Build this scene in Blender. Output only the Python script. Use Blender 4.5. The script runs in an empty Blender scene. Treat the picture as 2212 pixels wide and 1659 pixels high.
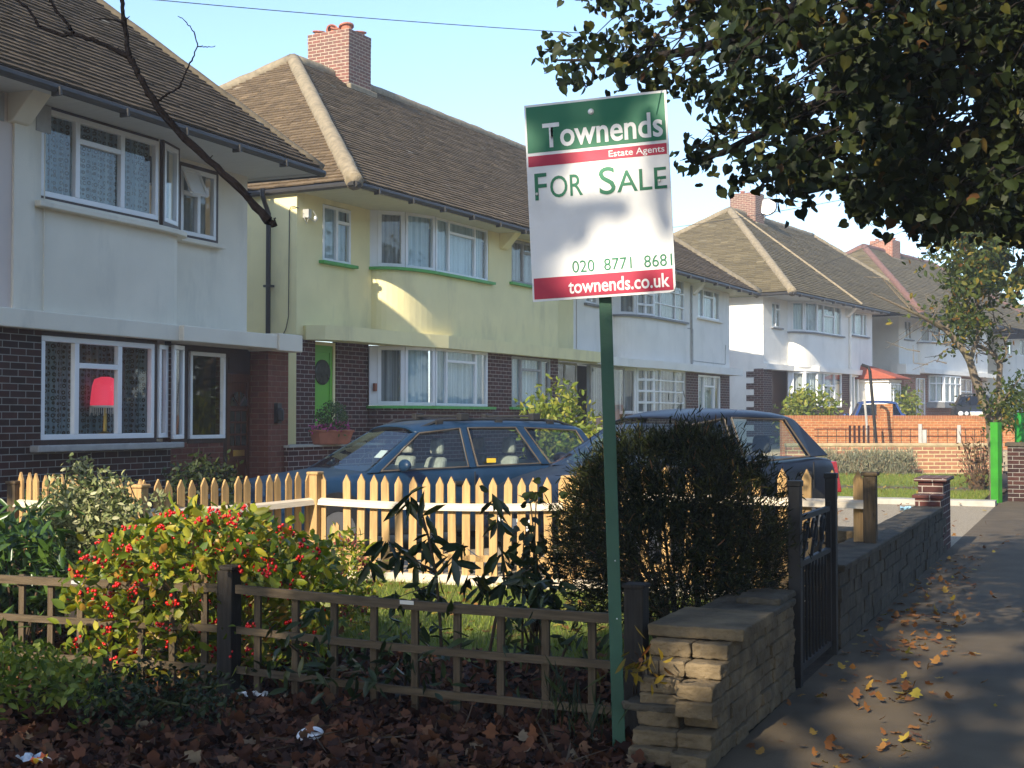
import bpy, math, random
import numpy as np
from mathutils import Vector, Matrix
random.seed(7); np.random.seed(7)
S = bpy.context.scene
COL = S.collection
R = math.radians
# ---------------------------------------------------------------- camera
FPX, CX, CY, EYE = 2842.0, 1106.0, 829.5, 1.5
YAW = R(23.7); PITCH = math.atan(75.5 / FPX)
cd = bpy.data.cameras.new('camera'); cam = bpy.data.objects.new('camera', cd); COL.objects.link(cam)
cam.location = (0, 0, EYE); cam.rotation_euler = (R(90) + PITCH, 0, YAW)
cd.sensor_width = 36.0; cd.lens = 36.0 * FPX / 2212.0; cd.clip_start = 0.05; cd.clip_end = 3000
S.camera = cam
# ---------------------------------------------------------------- sky and sun
SUN_EL, SUN_HD = 28.0, 5.0            # elevation; heading the light travels to, clockwise from +Y
W = bpy.data.worlds.new('World'); S.world = W; W.use_nodes = True
nt = W.node_tree; bg = nt.nodes['Background']
sk = nt.nodes.new('ShaderNodeTexSky'); sk.sky_type = 'NISHITA'; sk.sun_disc = False
sk.sun_elevation = R(SUN_EL); sk.sun_rotation = R(180 + SUN_HD); sk.air_density = 1.0; sk.dust_density = .6; sk.ozone_density = 3.2
nt.links.new(sk.outputs[0], bg.inputs[0]); bg.inputs[1].default_value = 0.14
sl = bpy.data.lights.new('sun', 'SUN'); sl.energy = 4.0; sl.angle = R(0.55); sl.color = (1.0, .89, .70)
so = bpy.data.objects.new('sun', sl); COL.objects.link(so)
_el, _hd = R(SUN_EL), R(SUN_HD)
SUN = Vector((math.sin(_hd) * math.cos(_el), math.cos(_hd) * math.cos(_el), -math.sin(_el)))
so.rotation_euler = SUN.to_track_quat('-Z', 'Y').to_euler()
S.view_settings.view_transform = 'Standard'; S.view_settings.look = 'None'
S.view_settings.exposure = 1.25; S.view_settings.gamma = 1.0
S.render.engine = 'CYCLES'; S.cycles.max_bounces = 8; S.cycles.transparent_max_bounces = 24
# ---------------------------------------------------------------- layout helpers (photo measurements -> places)
def ray(px, py):
    x = (px - CX) / FPX; y = (CY - py) / FPX
    f = math.cos(PITCH) - y * math.sin(PITCH); z = math.sin(PITCH) + y * math.cos(PITCH)
    return Vector((x * math.cos(YAW) - f * math.sin(YAW), x * math.sin(YAW) + f * math.cos(YAW), z))
def G(px, py, z=0.0):
    r = ray(px, py); t = (z - EYE) / r.z
    return Vector((r.x * t, r.y * t, z))
def AT(px, py, d):
    r = ray(px, py); k = d / (-r.x * math.sin(YAW) + r.y * math.cos(YAW))
    return Vector((r.x * k, r.y * k, EYE + r.z * k))
def PX(p):
    f = -p[0] * math.sin(YAW) + p[1] * math.cos(YAW); u = p[0] * math.cos(YAW) + p[1] * math.sin(YAW); z = p[2] - EYE
    ff = f * math.cos(PITCH) + z * math.sin(PITCH); zz = -f * math.sin(PITCH) + z * math.cos(PITCH)
    if ff < .05: return (1e9, 1e9, ff)
    return (CX + FPX * u / ff, CY - FPX * zz / ff, ff)
# ---------------------------------------------------------------- materials
def nodes(name):
    m = bpy.data.materials.new(name); m.use_nodes = True
    n = m.node_tree.nodes; l = m.node_tree.links
    return m, n, l, n['Principled BSDF']
def c4(c): return (c[0], c[1], c[2], 1)
def M(name, col, rough=.8, var=.15, scale=6, bump=0.0, bscale=60, spec=.3, metal=0.0, streak=False, coat=0.0, stain=None):
    m, n, l, b = nodes(name)
    tc = n.new('ShaderNodeTexCoord'); mp = n.new('ShaderNodeMapping'); l.new(tc.outputs['Object'], mp.inputs[0])
    if streak: mp.inputs['Scale'].default_value = streak
    t = n.new('ShaderNodeTexNoise'); t.inputs['Scale'].default_value = scale; t.inputs['Detail'].default_value = 6
    l.new(mp.outputs[0], t.inputs['Vector'])
    r = n.new('ShaderNodeValToRGB')
    r.color_ramp.elements[0].position = .3; r.color_ramp.elements[1].position = .7
    r.color_ramp.elements[0].color = c4([min(1, c * (1 - var)) for c in col]); r.color_ramp.elements[1].color = c4([min(1, c * (1 + var)) for c in col])
    l.new(t.outputs['Fac'], r.inputs[0]); out = r.outputs[0]
    if stain:
        t3 = n.new('ShaderNodeTexNoise'); t3.inputs['Scale'].default_value = stain[1]; t3.inputs['Detail'].default_value = 8; t3.inputs['Roughness'].default_value = .65
        mp3 = n.new('ShaderNodeMapping'); mp3.inputs['Scale'].default_value = stain[3] if len(stain) > 3 else (1, 1, .35); l.new(tc.outputs['Object'], mp3.inputs[0]); l.new(mp3.outputs[0], t3.inputs['Vector'])
        r3 = n.new('ShaderNodeValToRGB'); r3.color_ramp.elements[0].position = .52; r3.color_ramp.elements[1].position = .75
        r3.color_ramp.elements[1].color = (stain[2],) * 3 + (1,)
        l.new(t3.outputs['Fac'], r3.inputs[0])
        mx = n.new('ShaderNodeMix'); mx.data_type = 'RGBA'; l.new(r3.outputs[0], mx.inputs[0]); l.new(out, mx.inputs[6]); mx.inputs[7].default_value = c4(stain[0]); out = mx.outputs[2]
    l.new(out, b.inputs['Base Color'])
    b.inputs['Roughness'].default_value = rough; b.inputs['Specular IOR Level'].default_value = spec; b.inputs['Metallic'].default_value = metal
    if coat: b.inputs['Coat Weight'].default_value = coat; b.inputs['Coat Roughness'].default_value = .06
    if bump:
        t2 = n.new('ShaderNodeTexNoise'); t2.inputs['Scale'].default_value = bscale; t2.inputs['Detail'].default_value = 5; l.new(mp.outputs[0], t2.inputs['Vector'])
        bp = n.new('ShaderNodeBump'); bp.inputs['Strength'].default_value = bump; bp.inputs['Distance'].default_value = .01
        l.new(t2.outputs['Fac'], bp.inputs['Height']); l.new(bp.outputs[0], b.inputs['Normal'])
    return m
def BR(name, c1, c2, mortar, w=.225, h=.075, ms=.007, bias=0.0, var=.35):
    m, n, l, b = nodes(name)
    uv = n.new('ShaderNodeTexCoord')
    t = n.new('ShaderNodeTexBrick'); t.inputs['Scale'].default_value = 1; t.inputs['Brick Width'].default_value = w; t.inputs['Row Height'].default_value = h
    t.inputs['Mortar Size'].default_value = ms; t.inputs['Mortar Smooth'].default_value = .3; t.inputs['Bias'].default_value = bias
    nz = n.new('ShaderNodeTexNoise'); nz.inputs['Scale'].default_value = 9; nz.inputs['Detail'].default_value = 7; l.new(uv.outputs['UV'], nz.inputs['Vector'])
    for i, c in enumerate((c1, c2, mortar)):
        mx = n.new('ShaderNodeMix'); mx.data_type = 'RGBA'; mx.inputs[6].default_value = c4([k * (1 - var) for k in c]); mx.inputs[7].default_value = c4([min(1, k * (1 + var)) for k in c])
        l.new(nz.outputs['Fac'], mx.inputs[0]); l.new(mx.outputs[2], t.inputs[('Color1', 'Color2', 'Mortar')[i]])
    l.new(uv.outputs['UV'], t.inputs['Vector']); l.new(t.outputs['Color'], b.inputs['Base Color'])
    b.inputs['Roughness'].default_value = .9; b.inputs['Specular IOR Level'].default_value = .2
    bp = n.new('ShaderNodeBump'); bp.inputs['Strength'].default_value = .8; bp.inputs['Distance'].default_value = .008; bp.invert = True
    l.new(t.outputs['Fac'], bp.inputs['Height']); l.new(bp.outputs[0], b.inputs['Normal'])
    return m
def ISL(name, cols, rough=.6, spec=.3, trans=0.0, tcol=None, bump=0.0, bscale=40):
    """colour picked per leaf / tile (random per mesh island); cols = [(pos, colour), ...]"""
    m, n, l, b = nodes(name)
    g = n.new('ShaderNodeNewGeometry'); r = n.new('ShaderNodeValToRGB'); e = r.color_ramp.elements
    e[0].position = cols[0][0]; e[0].color = c4(cols[0][1]); e[1].position = cols[-1][0]; e[1].color = c4(cols[-1][1])
    for p, c in cols[1:-1]:
        k = e.new(p); k.color = c4(c)
    l.new(g.outputs['Random Per Island'], r.inputs[0])
    t = n.new('ShaderNodeTexNoise'); t.inputs['Scale'].default_value = 25; t.inputs['Detail'].default_value = 4
    tc = n.new('ShaderNodeTexCoord'); l.new(tc.outputs['Object'], t.inputs['Vector'])
    mx = n.new('ShaderNodeMix'); mx.data_type = 'RGBA'; mx.blend_type = 'MULTIPLY'; mx.inputs[0].default_value = .6
    r2 = n.new('ShaderNodeValToRGB'); r2.color_ramp.elements[0].position = .25; r2.color_ramp.elements[0].color = (.45, .45, .45, 1); r2.color_ramp.elements[1].position = .7
    l.new(t.outputs['Fac'], r2.inputs[0]); l.new(r.outputs[0], mx.inputs[6]); l.new(r2.outputs[0], mx.inputs[7])
    l.new(mx.outputs[2], b.inputs['Base Color']); b.inputs['Roughness'].default_value = rough; b.inputs['Specular IOR Level'].default_value = spec
    if bump:
        bp = n.new('ShaderNodeBump'); bp.inputs['Strength'].default_value = bump; bp.inputs['Distance'].default_value = .01
        t2 = n.new('ShaderNodeTexNoise'); t2.inputs['Scale'].default_value = bscale; l.new(tc.outputs['Object'], t2.inputs['Vector'])
        l.new(t2.outputs['Fac'], bp.inputs['Height']); l.new(bp.outputs[0], b.inputs['Normal'])
    if trans:
        tr = n.new('ShaderNodeBsdfTranslucent'); ms = n.new('ShaderNodeMixShader'); ms.inputs[0].default_value = trans
        hs = n.new('ShaderNodeHueSaturation'); hs.inputs['Value'].default_value = 1.6; hs.inputs['Saturation'].default_value = 1.15; l.new(mx.outputs[2], hs.inputs['Color'])
        l.new(hs.outputs[0], tr.inputs[0]); l.new(b.outputs[0], ms.inputs[1]); l.new(tr.outputs[0], ms.inputs[2]); l.new(ms.outputs[0], n['Material Output'].inputs[0])
    return m
def GLASS(name, tint=(.9, .95, .95), ior=1.5, base=.02):
    m, n, l, b = nodes(name)
    tr = n.new('ShaderNodeBsdfTransparent'); tr.inputs[0].default_value = c4(tint)
    gl = n.new('ShaderNodeBsdfGlossy'); gl.inputs['Roughness'].default_value = .015
    lw = n.new('ShaderNodeLayerWeight'); lw.inputs[0].default_value = .5
    pw = n.new('ShaderNodeMath'); pw.operation = 'POWER'; pw.inputs[1].default_value = 5; l.new(lw.outputs['Facing'], pw.inputs[0])
    ad = n.new('ShaderNodeMath'); ad.operation = 'MULTIPLY_ADD'; ad.inputs[1].default_value = .92; ad.inputs[2].default_value = base; l.new(pw.outputs[0], ad.inputs[0]); ad.use_clamp = True
    t = n.new('ShaderNodeTexNoise'); t.inputs['Scale'].default_value = 1.1; tc = n.new('ShaderNodeTexCoord'); l.new(tc.outputs['Object'], t.inputs['Vector'])
    bp = n.new('ShaderNodeBump'); bp.inputs['Strength'].default_value = .12; bp.inputs['Distance'].default_value = .03; l.new(t.outputs['Fac'], bp.inputs['Height']); l.new(bp.outputs[0], gl.inputs['Normal'])
    ms = n.new('ShaderNodeMixShader'); l.new(ad.outputs[0], ms.inputs[0]); l.new(tr.outputs[0], ms.inputs[1]); l.new(gl.outputs[0], ms.inputs[2]); l.new(ms.outputs[0], n['Material Output'].inputs[0])
    return m
def CURTAIN(name, c1, c2, dots=None, folds=26):
    m, n, l, b = nodes(name)
    uv = n.new('ShaderNodeTexCoord'); mp = n.new('ShaderNodeMapping'); mp.inputs['Scale'].default_value = (folds, .15, 1); l.new(uv.outputs['UV'], mp.inputs[0])
    t = n.new('ShaderNodeTexNoise'); t.inputs['Scale'].default_value = 1; t.inputs['Detail'].default_value = 2; l.new(mp.outputs[0], t.inputs['Vector'])
    r = n.new('ShaderNodeValToRGB'); r.color_ramp.elements[0].position = .35; r.color_ramp.elements[1].position = .65; r.color_ramp.elements[0].color = c4(c1); r.color_ramp.elements[1].color = c4(c2)
    l.new(t.outputs['Fac'], r.inputs[0]); out = r.outputs[0]
    if dots:
        v = n.new('ShaderNodeTexVoronoi'); v.inputs['Scale'].default_value = dots[1]; v.inputs['Randomness'].default_value = .35; l.new(uv.outputs['UV'], v.inputs['Vector'])
        w = n.new('ShaderNodeMath'); w.operation = 'COMPARE'; w.inputs[1].default_value = .28; w.inputs[2].default_value = .1; l.new(v.outputs['Distance'], w.inputs[0])
        mx = n.new('ShaderNodeMix'); mx.data_type = 'RGBA'; l.new(w.outputs[0], mx.inputs[0]); l.new(out, mx.inputs[6]); mx.inputs[7].default_value = c4(dots[0]); out = mx.outputs[2]
    l.new(out, b.inputs['Base Color']); b.inputs['Roughness'].default_value = .95; b.inputs['Specular IOR Level'].default_value = .1
    return m
# ---------------------------------------------------------------- objects
def empty(name, loc=(0, 0, 0), head=0.0, label=None, cat=None, group=None, kind=None):
    o = bpy.data.objects.new(name, None); COL.objects.link(o); o.location = loc; o.rotation_euler = (0, 0, -R(head)); o.empty_display_size = .2
    return tag(o, label, cat, group, kind)
def tag(o, label=None, cat=None, group=None, kind=None):
    if label: o['label'] = label
    if cat: o['category'] = cat
    if group: o['group'] = group
    if kind: o['kind'] = kind
    return o
def copy_tree(o, parent=None):
    c = o.copy(); COL.objects.link(c); c.parent = parent
    for ch in o.children: copy_tree(ch, c)
    return c
class MB:
    def __init__(s): s.v = []; s.f = []
    def add(s, vs, fs):
        k = len(s.v); s.v += [tuple(v) for v in vs]; s.f += [tuple(i + k for i in f) for f in fs]; return s
    def hexa(s, p):      # 8 points: bottom ring 0-3, top ring 4-7
        return s.add(p, [(3, 2, 1, 0), (4, 5, 6, 7), (0, 1, 5, 4), (1, 2, 6, 5), (2, 3, 7, 6), (3, 0, 4, 7)])
    def box(s, x0, x1, y0, y1, z0, z1):
        return s.hexa([(x0, y0, z0), (x1, y0, z0), (x1, y1, z0), (x0, y1, z0), (x0, y0, z1), (x1, y0, z1), (x1, y1, z1), (x0, y1, z1)])
    def bar(s, p0, p1, u0, u1, n0, n1, z0, z1):
        """box along the plan line p0->p1 : u along it, n outwards (right of the line), z up"""
        d = Vector((p1[0] - p0[0], p1[1] - p0[1])).normalized(); o = Vector((d.y, -d.x))
        q = lambda u, n, z: (p0[0] + d.x * u + o.x * n, p0[1] + d.y * u + o.y * n, z)
        return s.hexa([q(u0, n0, z0), q(u0, n1, z0), q(u1, n1, z0), q(u1, n0, z0), q(u0, n0, z1), q(u0, n1, z1), q(u1, n1, z1), q(u1, n0, z1)])
    def poly(s, pts): return s.add(pts, [tuple(range(len(pts)))])
    def prism(s, plan, z0, z1):
        n = len(plan)
        return s.add([(p[0], p[1], z0) for p in plan] + [(p[0], p[1], z1) for p in plan], [tuple(range(n))[::-1], tuple(range(n, 2 * n))] + [(i, (i + 1) % n, n + (i + 1) % n, n + i) for i in range(n)])
    def tube(s, pts, rad, n=6, cap=True):
        pts = [Vector(p) for p in pts]
        if not isinstance(rad, (list, tuple)): rad = [rad] * len(pts)
        k = len(s.v); up = Vector((0.13, .31, .94))
        for i, p in enumerate(pts):
            t = (pts[min(i + 1, len(pts) - 1)] - pts[max(i - 1, 0)]).normalized()
            a = t.cross(up)
            if a.length < .1: a = t.cross(Vector((1, 0, 0)))
            a.normalize(); b = t.cross(a)
            for j in range(n):
                w = 2 * math.pi * j / n; s.v.append(tuple(p + (a * math.cos(w) + b * math.sin(w)) * rad[i]))
        for i in range(len(pts) - 1):
            for j in range(n): s.f.append((k + i * n + j, k + i * n + (j + 1) % n, k + (i + 1) * n + (j + 1) % n, k + (i + 1) * n + j))
        if cap: s.f.append(tuple(range(k, k + n))[::-1]); s.f.append(tuple(range(k + (len(pts) - 1) * n, k + len(pts) * n)))
        return s
    def lathe(s, prof, c=(0, 0, 0), n=16, axis='z', mat=None):
        k = len(s.v)
        for r, h in prof:
            for j in range(n):
                w = 2 * math.pi * j / n; x, y = r * math.cos(w), r * math.sin(w)
                p = Vector((x, y, h) if axis == 'z' else (h, x, y))
                if mat: p = mat @ p
                s.v.append(tuple(p + Vector(c)))
        for i in range(len(prof) - 1):
            for j in range(n): s.f.append((k + i * n + j, k + i * n + (j + 1) % n, k + (i + 1) * n + (j + 1) % n, k + (i + 1) * n + j))
        s.f.append(tuple(range(k, k + n))[::-1]); s.f.append(tuple(range(k + (len(prof) - 1) * n, k + len(prof) * n)))
        return s
    def ell(s, c, r, nu=12, nv=8):
        return s.lathe([(max(.001, math.sin(math.pi * i / nv)), -math.cos(math.pi * i / nv)) for i in range(nv + 1)], c, nu, 'z', Matrix.Diagonal((r[0], r[1], r[2])))
    def build(s, name, mat, parent=None, uv=True, smooth=False, bevel=0, sub=0, solid=0):
        me = bpy.data.meshes.new(name); me.from_pydata(s.v, [], s.f); me.update()
        if uv:
            L = me.uv_layers.new(name='UVMap'); co = [v.co for v in me.vertices]
            for p in me.polygons:
                n = p.normal
                t = Vector((-n.y, n.x, 0)) if abs(n.z) < .97 else Vector((1, 0, 0))
                t.normalize(); b = n.cross(t)
                for li in p.loop_indices:
                    q = co[me.loops[li].vertex_index]; L.data[li].uv = (q.dot(t), q.dot(b))
        return finish(me, name, mat, parent, smooth, bevel, sub, solid)
_tx = bpy.data.textures.new('rough stone', 'CLOUDS'); _tx.noise_scale = .045; _tx.noise_depth = 3
def roughen(o, lv=3, s=.022):
    d = o.modifiers.new('sub', 'SUBSURF'); d.subdivision_type = 'SIMPLE'; d.levels = lv; d.render_levels = lv
    d = o.modifiers.new('rough', 'DISPLACE'); d.texture = _tx; d.strength = s; d.mid_level = .5; d.texture_coords = 'LOCAL'
    return o
def finish(me, name, mat, parent=None, smooth=False, bevel=0, sub=0, solid=0):
    me.materials.append(mat)
    if smooth:
        for p in me.polygons: p.use_smooth = True
    o = bpy.data.objects.new(name, me); COL.objects.link(o); o.parent = parent
    if solid: d = o.modifiers.new('solid', 'SOLIDIFY'); d.thickness = solid; d.offset = -1
    if bevel: d = o.modifiers.new('bevel', 'BEVEL'); d.width = bevel; d.segments = 2; d.limit_method = 'ANGLE'; d.harden_normals = False
    if sub: d = o.modifiers.new('sub', 'SUBSURF'); d.levels = sub; d.render_levels = sub
    return o
# leaves, vectorised ---------------------------------------------------------
LEAF = {  # (along, across, lift) outline: base, r1, r2, tip, l2, l1
    'oval': [(0, 0, 0), (.3, .22, .04), (.68, .2, .04), (1, 0, -.05), (.68, -.2, .04), (.3, -.22, .04)],
    'heart': [(.06, 0, 0), (-.04, .2, .02), (.10, .43, .05), (.40, .47, .05), (.70, .30, .0), (.86, .10, -.05), (1.05, .02, -.12), (.84, -.12, -.05), (.68, -.32, .0), (.38, -.46, .05), (.08, -.42, .05), (-.05, -.19, .02)],
    'twig': [(0, .02, 0), (.35, .03, .02), (1, 0, -.03), (.36, -.01, .02)],
    'long': [(0, 0, 0), (.3, .13, .03), (.65, .14, .02), (1, 0, -.08), (.65, -.14, .02), (.3, -.13, .03)],
    'needle': [(0, -.02, 0), (.3, .05, .0), (.7, .05, .0), (1, 0, 0), (.7, -.05, 0), (.3, -.05, .0)],
    'maple': [(0, 0, 0), (.02, .30, .10), (.22, .24, .05), (.30, .52, .16), (.50, .27, .02), (.72, .30, .06), (1, 0, .14), (.70, -.28, .03), (.52, -.24, .0), (.34, -.55, .12), (.2, -.26, .03), (-.02, -.30, .06)],
    'blade': [(0, .03, 0), (.5, .035, .0), (.8, .02, .0), (1, 0, 0), (.8, -.02, 0), (.5, -.035, 0)]}
def unit(a): return a / np.maximum(np.linalg.norm(a, axis=1, keepdims=True), 1e-6)
def leaves(name, mat, C, size, shape='oval', parent=None, aim=None, droop=0.0, flat=0.0, jit=.3):
    """C (n,3) leaf bases; aim (n,3) preferred pointing direction or None; droop pulls the tips down; flat turns the faces upwards"""
    C = np.asarray(C, float); n = len(C)
    d = np.random.normal(size=(n, 3)) * (1 if aim is None else .55)
    if aim is not None: d = d + np.asarray(aim)
    d[:, 2] -= droop; d = unit(d)
    up = np.random.normal(size=(n, 3)) * (1 - flat) + np.array([0, 0, 1.0]) * (flat + .25)
    s = unit(np.cross(d, up)); nn = np.cross(s, d)
    sz = (size * (1 + jit * np.random.uniform(-1, 1, n)))[:, None]
    K = LEAF[shape]; k = len(K); h = k // 2; curl = np.random.uniform(.3, 1.9, (n, 1)) * np.random.choice([1, 1, -1], (n, 1)); wid = np.random.uniform(.8, 1.15, (n, 1))
    V = np.empty((n, k, 3))
    for i, (a, b, c) in enumerate(K): V[:, i] = C + (d * a + s * (b * wid) + nn * (c * curl)) * sz
    base = np.arange(n)[:, None] * k
    F = np.concatenate([base + np.arange(0, h + 1)[None], base + np.array([list(range(h, k)) + [0]])], axis=1).reshape(-1); st = h + 1; tl_ = k + 2
    me = bpy.data.meshes.new(name); me.vertices.add(n * k); me.vertices.foreach_set('co', V.reshape(-1))
    me.loops.add(n * tl_); me.loops.foreach_set('vertex_index', F.astype(np.int32))
    me.polygons.add(n * 2); me.polygons.foreach_set('loop_start', (np.arange(n)[:, None] * tl_ + np.array([[0, st]])).reshape(-1).astype(np.int32))
    me.update(calc_edges=True); me.validate()
    return finish(me, name, mat, parent)
def clumps(c, r, k, per, cr, shell=.55, rng=np.random):
    """leaf positions in k clumps spread through an ellipsoid"""
    d = unit(rng.normal(size=(k, 3))); q = (shell + (1 - shell) * rng.uniform(0, 1, (k, 1))) * d * np.array(r)
    cc = np.array(c) + q
    P = np.repeat(cc, per, axis=0) + rng.normal(size=(k * per, 3)) * cr
    return P, cc
# ================================================================= MATERIAL LIST
m_white = M('white render', (.86, .82, .74), .85, .05, 1.5, .2, 90, stain=((.56, .54, .47), 1.6, .5))
m_cream = M('cream grey render', (.76, .70, .57), .85, .06, 1.5, .2, 90, stain=((.50, .47, .39), 1.6, .6))
m_pink = M('pale pink render', (.66, .56, .49), .85, .05, 1.5, .12, 90, stain=((.42, .38, .36), 1.2, .35))
m_yellow = M('pale yellow render', (.84, .745, .40), .85, .06, 1.5, .2, 90, stain=((.52, .46, .27), 1.6, .6))
m_upvc = M('white window plastic', (.8, .8, .79), .35, .03, 3, spec=.45)
m_greypaint = M('weathered grey paint', (.36, .35, .33), .7, .15, 8)
m_brownwood = M('dark brown stained wood', (.035, .014, .012), .45, .25, 5, streak=(8, 8, .6))
m_redwood = M('varnished red brown wood', (.085, .024, .010), .35, .3, 5, streak=(8, 8, .6), spec=.4)
m_lime = M('bright green paint', (.13, .42, .02), .4, .08, 3, spec=.4)
m_limesill = M('green painted sill', (.08, .36, .07), .5, .15, 8)
m_dark = M('dark interior', (.012, .012, .012), .9, .2, 2)  # near-black puts the darkness of unlit rooms into the colour
m_black = M('black plastic pipe', (.015, .015, .017), .4, .2, 4, spec=.4)
m_gutter = M('dark grey gutter', (.03, .028, .026), .5, .2, 4)
m_fascia = M('pale soffit boards', (.55, .55, .52), .7, .08, 3, streak=(1, 14, 14))
m_fascia_y = M('cream soffit boards', (.62, .59, .42), .7, .08, 3, streak=(1, 14, 14))
m_brickdark = BR('dark brown brick', (.03, .015, .013), (.065, .026, .02), (.26, .25, .22), ms=.006)
m_brickmaroon = BR('maroon brick', (.10, .034, .027), (.055, .024, .022), (.34, .29, .25))
m_brickpier = BR('red brown brick', (.17, .058, .037), (.13, .043, .03), (.21, .14, .09), ms=.006)
m_brickred = BR('red brick', (.33, .12, .07), (.24, .09, .06), (.5, .43, .33))
m_brickchim = BR('chimney brick', (.20, .085, .065), (.15, .08, .065), (.42, .35, .26), ms=.009)
m_orange = BR('orange brick', (.42, .155, .055), (.34, .12, .05), (.48, .33, .17), ms=.008)
m_frontbrick = BR('salmon brick', (.36, .17, .09), (.28, .12, .075), (.50, .40, .22), w=.33, h=.105, ms=.016)
m_tiles = {}
for nm, k in (('A', (.105, .075, .045)), ('B', (.165, .117, .068)), ('C', (.16, .128, .07))):
    m_tiles[nm] = ISL('weathered brown roof tiles ' + nm, [(0, [c * .72 for c in k]), (.3, [c * .88 for c in k]), (.7, k), (.985, [c * 1.15 for c in k]), (.997, [c * 1.5 for c in k]), (1, (.32, .30, .25) if nm != 'C' else (.2, .17, .11))], .9, .15, bump=.5)
m_hip = M('pale mortar hip tiles', (.235, .19, .125), .9, .25, 9, .5, 40, stain=((.14, .12, .07), 5, .7))
m_hipA = M('brown mortar hip tiles', (.12, .095, .06), .9, .25, 9, .5, 40)
m_hipred = M('dull red hip tiles', (.16, .085, .07), .9, .25, 9, .4, 40)
m_terra = M('terracotta', (.33, .12, .07), .8, .25, 6)
m_redtile = M('red clay porch tiles', (.30, .075, .042), .8, .2, 9, .4, 30, streak=(1, 6, 1))
m_lead = M('grey lead', (.2, .2, .2), .6, .15, 5)
m_glass = GLASS('window glass', (.92, .96, .96), 1.5, .075)
m_carglass = GLASS('car glass', (.72, .80, .78), 1.5, .07)
m_carglassdark = GLASS('tinted car glass', (.16, .18, .18), 1.5, .08)
m_curt1 = CURTAIN('patterned blue grey curtain', (.12, .17, .19), (.30, .36, .36), ((.07, .06, .04), 15), 16)
m_net = CURTAIN('grey net curtain', (.30, .34, .35), (.62, .66, .66), None, 24)
m_netdark = CURTAIN('dim net curtain', (.20, .21, .21), (.42, .43, .42), None, 22)
m_blind = CURTAIN('pale blue curtain', (.34, .46, .50), (.62, .72, .74), None, 18)
m_brass = M('brass', (.55, .36, .1), .35, .1, 5, metal=.9)
m_chrome = M('chrome', (.7, .7, .7), .12, .05, 5, metal=1.0)
m_steel = M('pale steel', (.55, .55, .53), .4, .1, 5, metal=.5)

# ================================================================= HOUSES
def wall(mb, p0, p1, z0, z1, ops=(), depth=.12):
    """wall face along p0->p1 with real openings (u0,u1,za,zb) and their reveals"""
    L = math.hypot(p1[0] - p0[0], p1[1] - p0[1]); d = Vector((p1[0] - p0[0], p1[1] - p0[1])).normalized(); o = Vector((d.y, -d.x))
    q = lambda u, n, z: (p0[0] + d.x * u + o.x * n, p0[1] + d.y * u + o.y * n, z)
    us = sorted({0, L} | {v for a in ops for v in a[:2]}); zs = sorted({z0, z1} | {v for a in ops for v in a[2:4]})
    for i in range(len(us) - 1):
        for j in range(len(zs) - 1):
            uc, zc = (us[i] + us[i + 1]) / 2, (zs[j] + zs[j + 1]) / 2
            if any(a[0] < uc < a[1] and a[2] < zc < a[3] for a in ops): continue
            mb.poly([q(us[i], 0, zs[j]), q(us[i + 1], 0, zs[j]), q(us[i + 1], 0, zs[j + 1]), q(us[i], 0, zs[j + 1])])
    for a in ops:
        u0, u1, za, zb = a[:4]
        for A, B in (((u0, za), (u1, za)), ((u1, za), (u1, zb)), ((u1, zb), (u0, zb)), ((u0, zb), (u0, za))):
            mb.poly([q(A[0], 0, A[1]), q(B[0], 0, B[1]), q(B[0], -depth, B[1]), q(A[0], -depth, A[1])])
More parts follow.
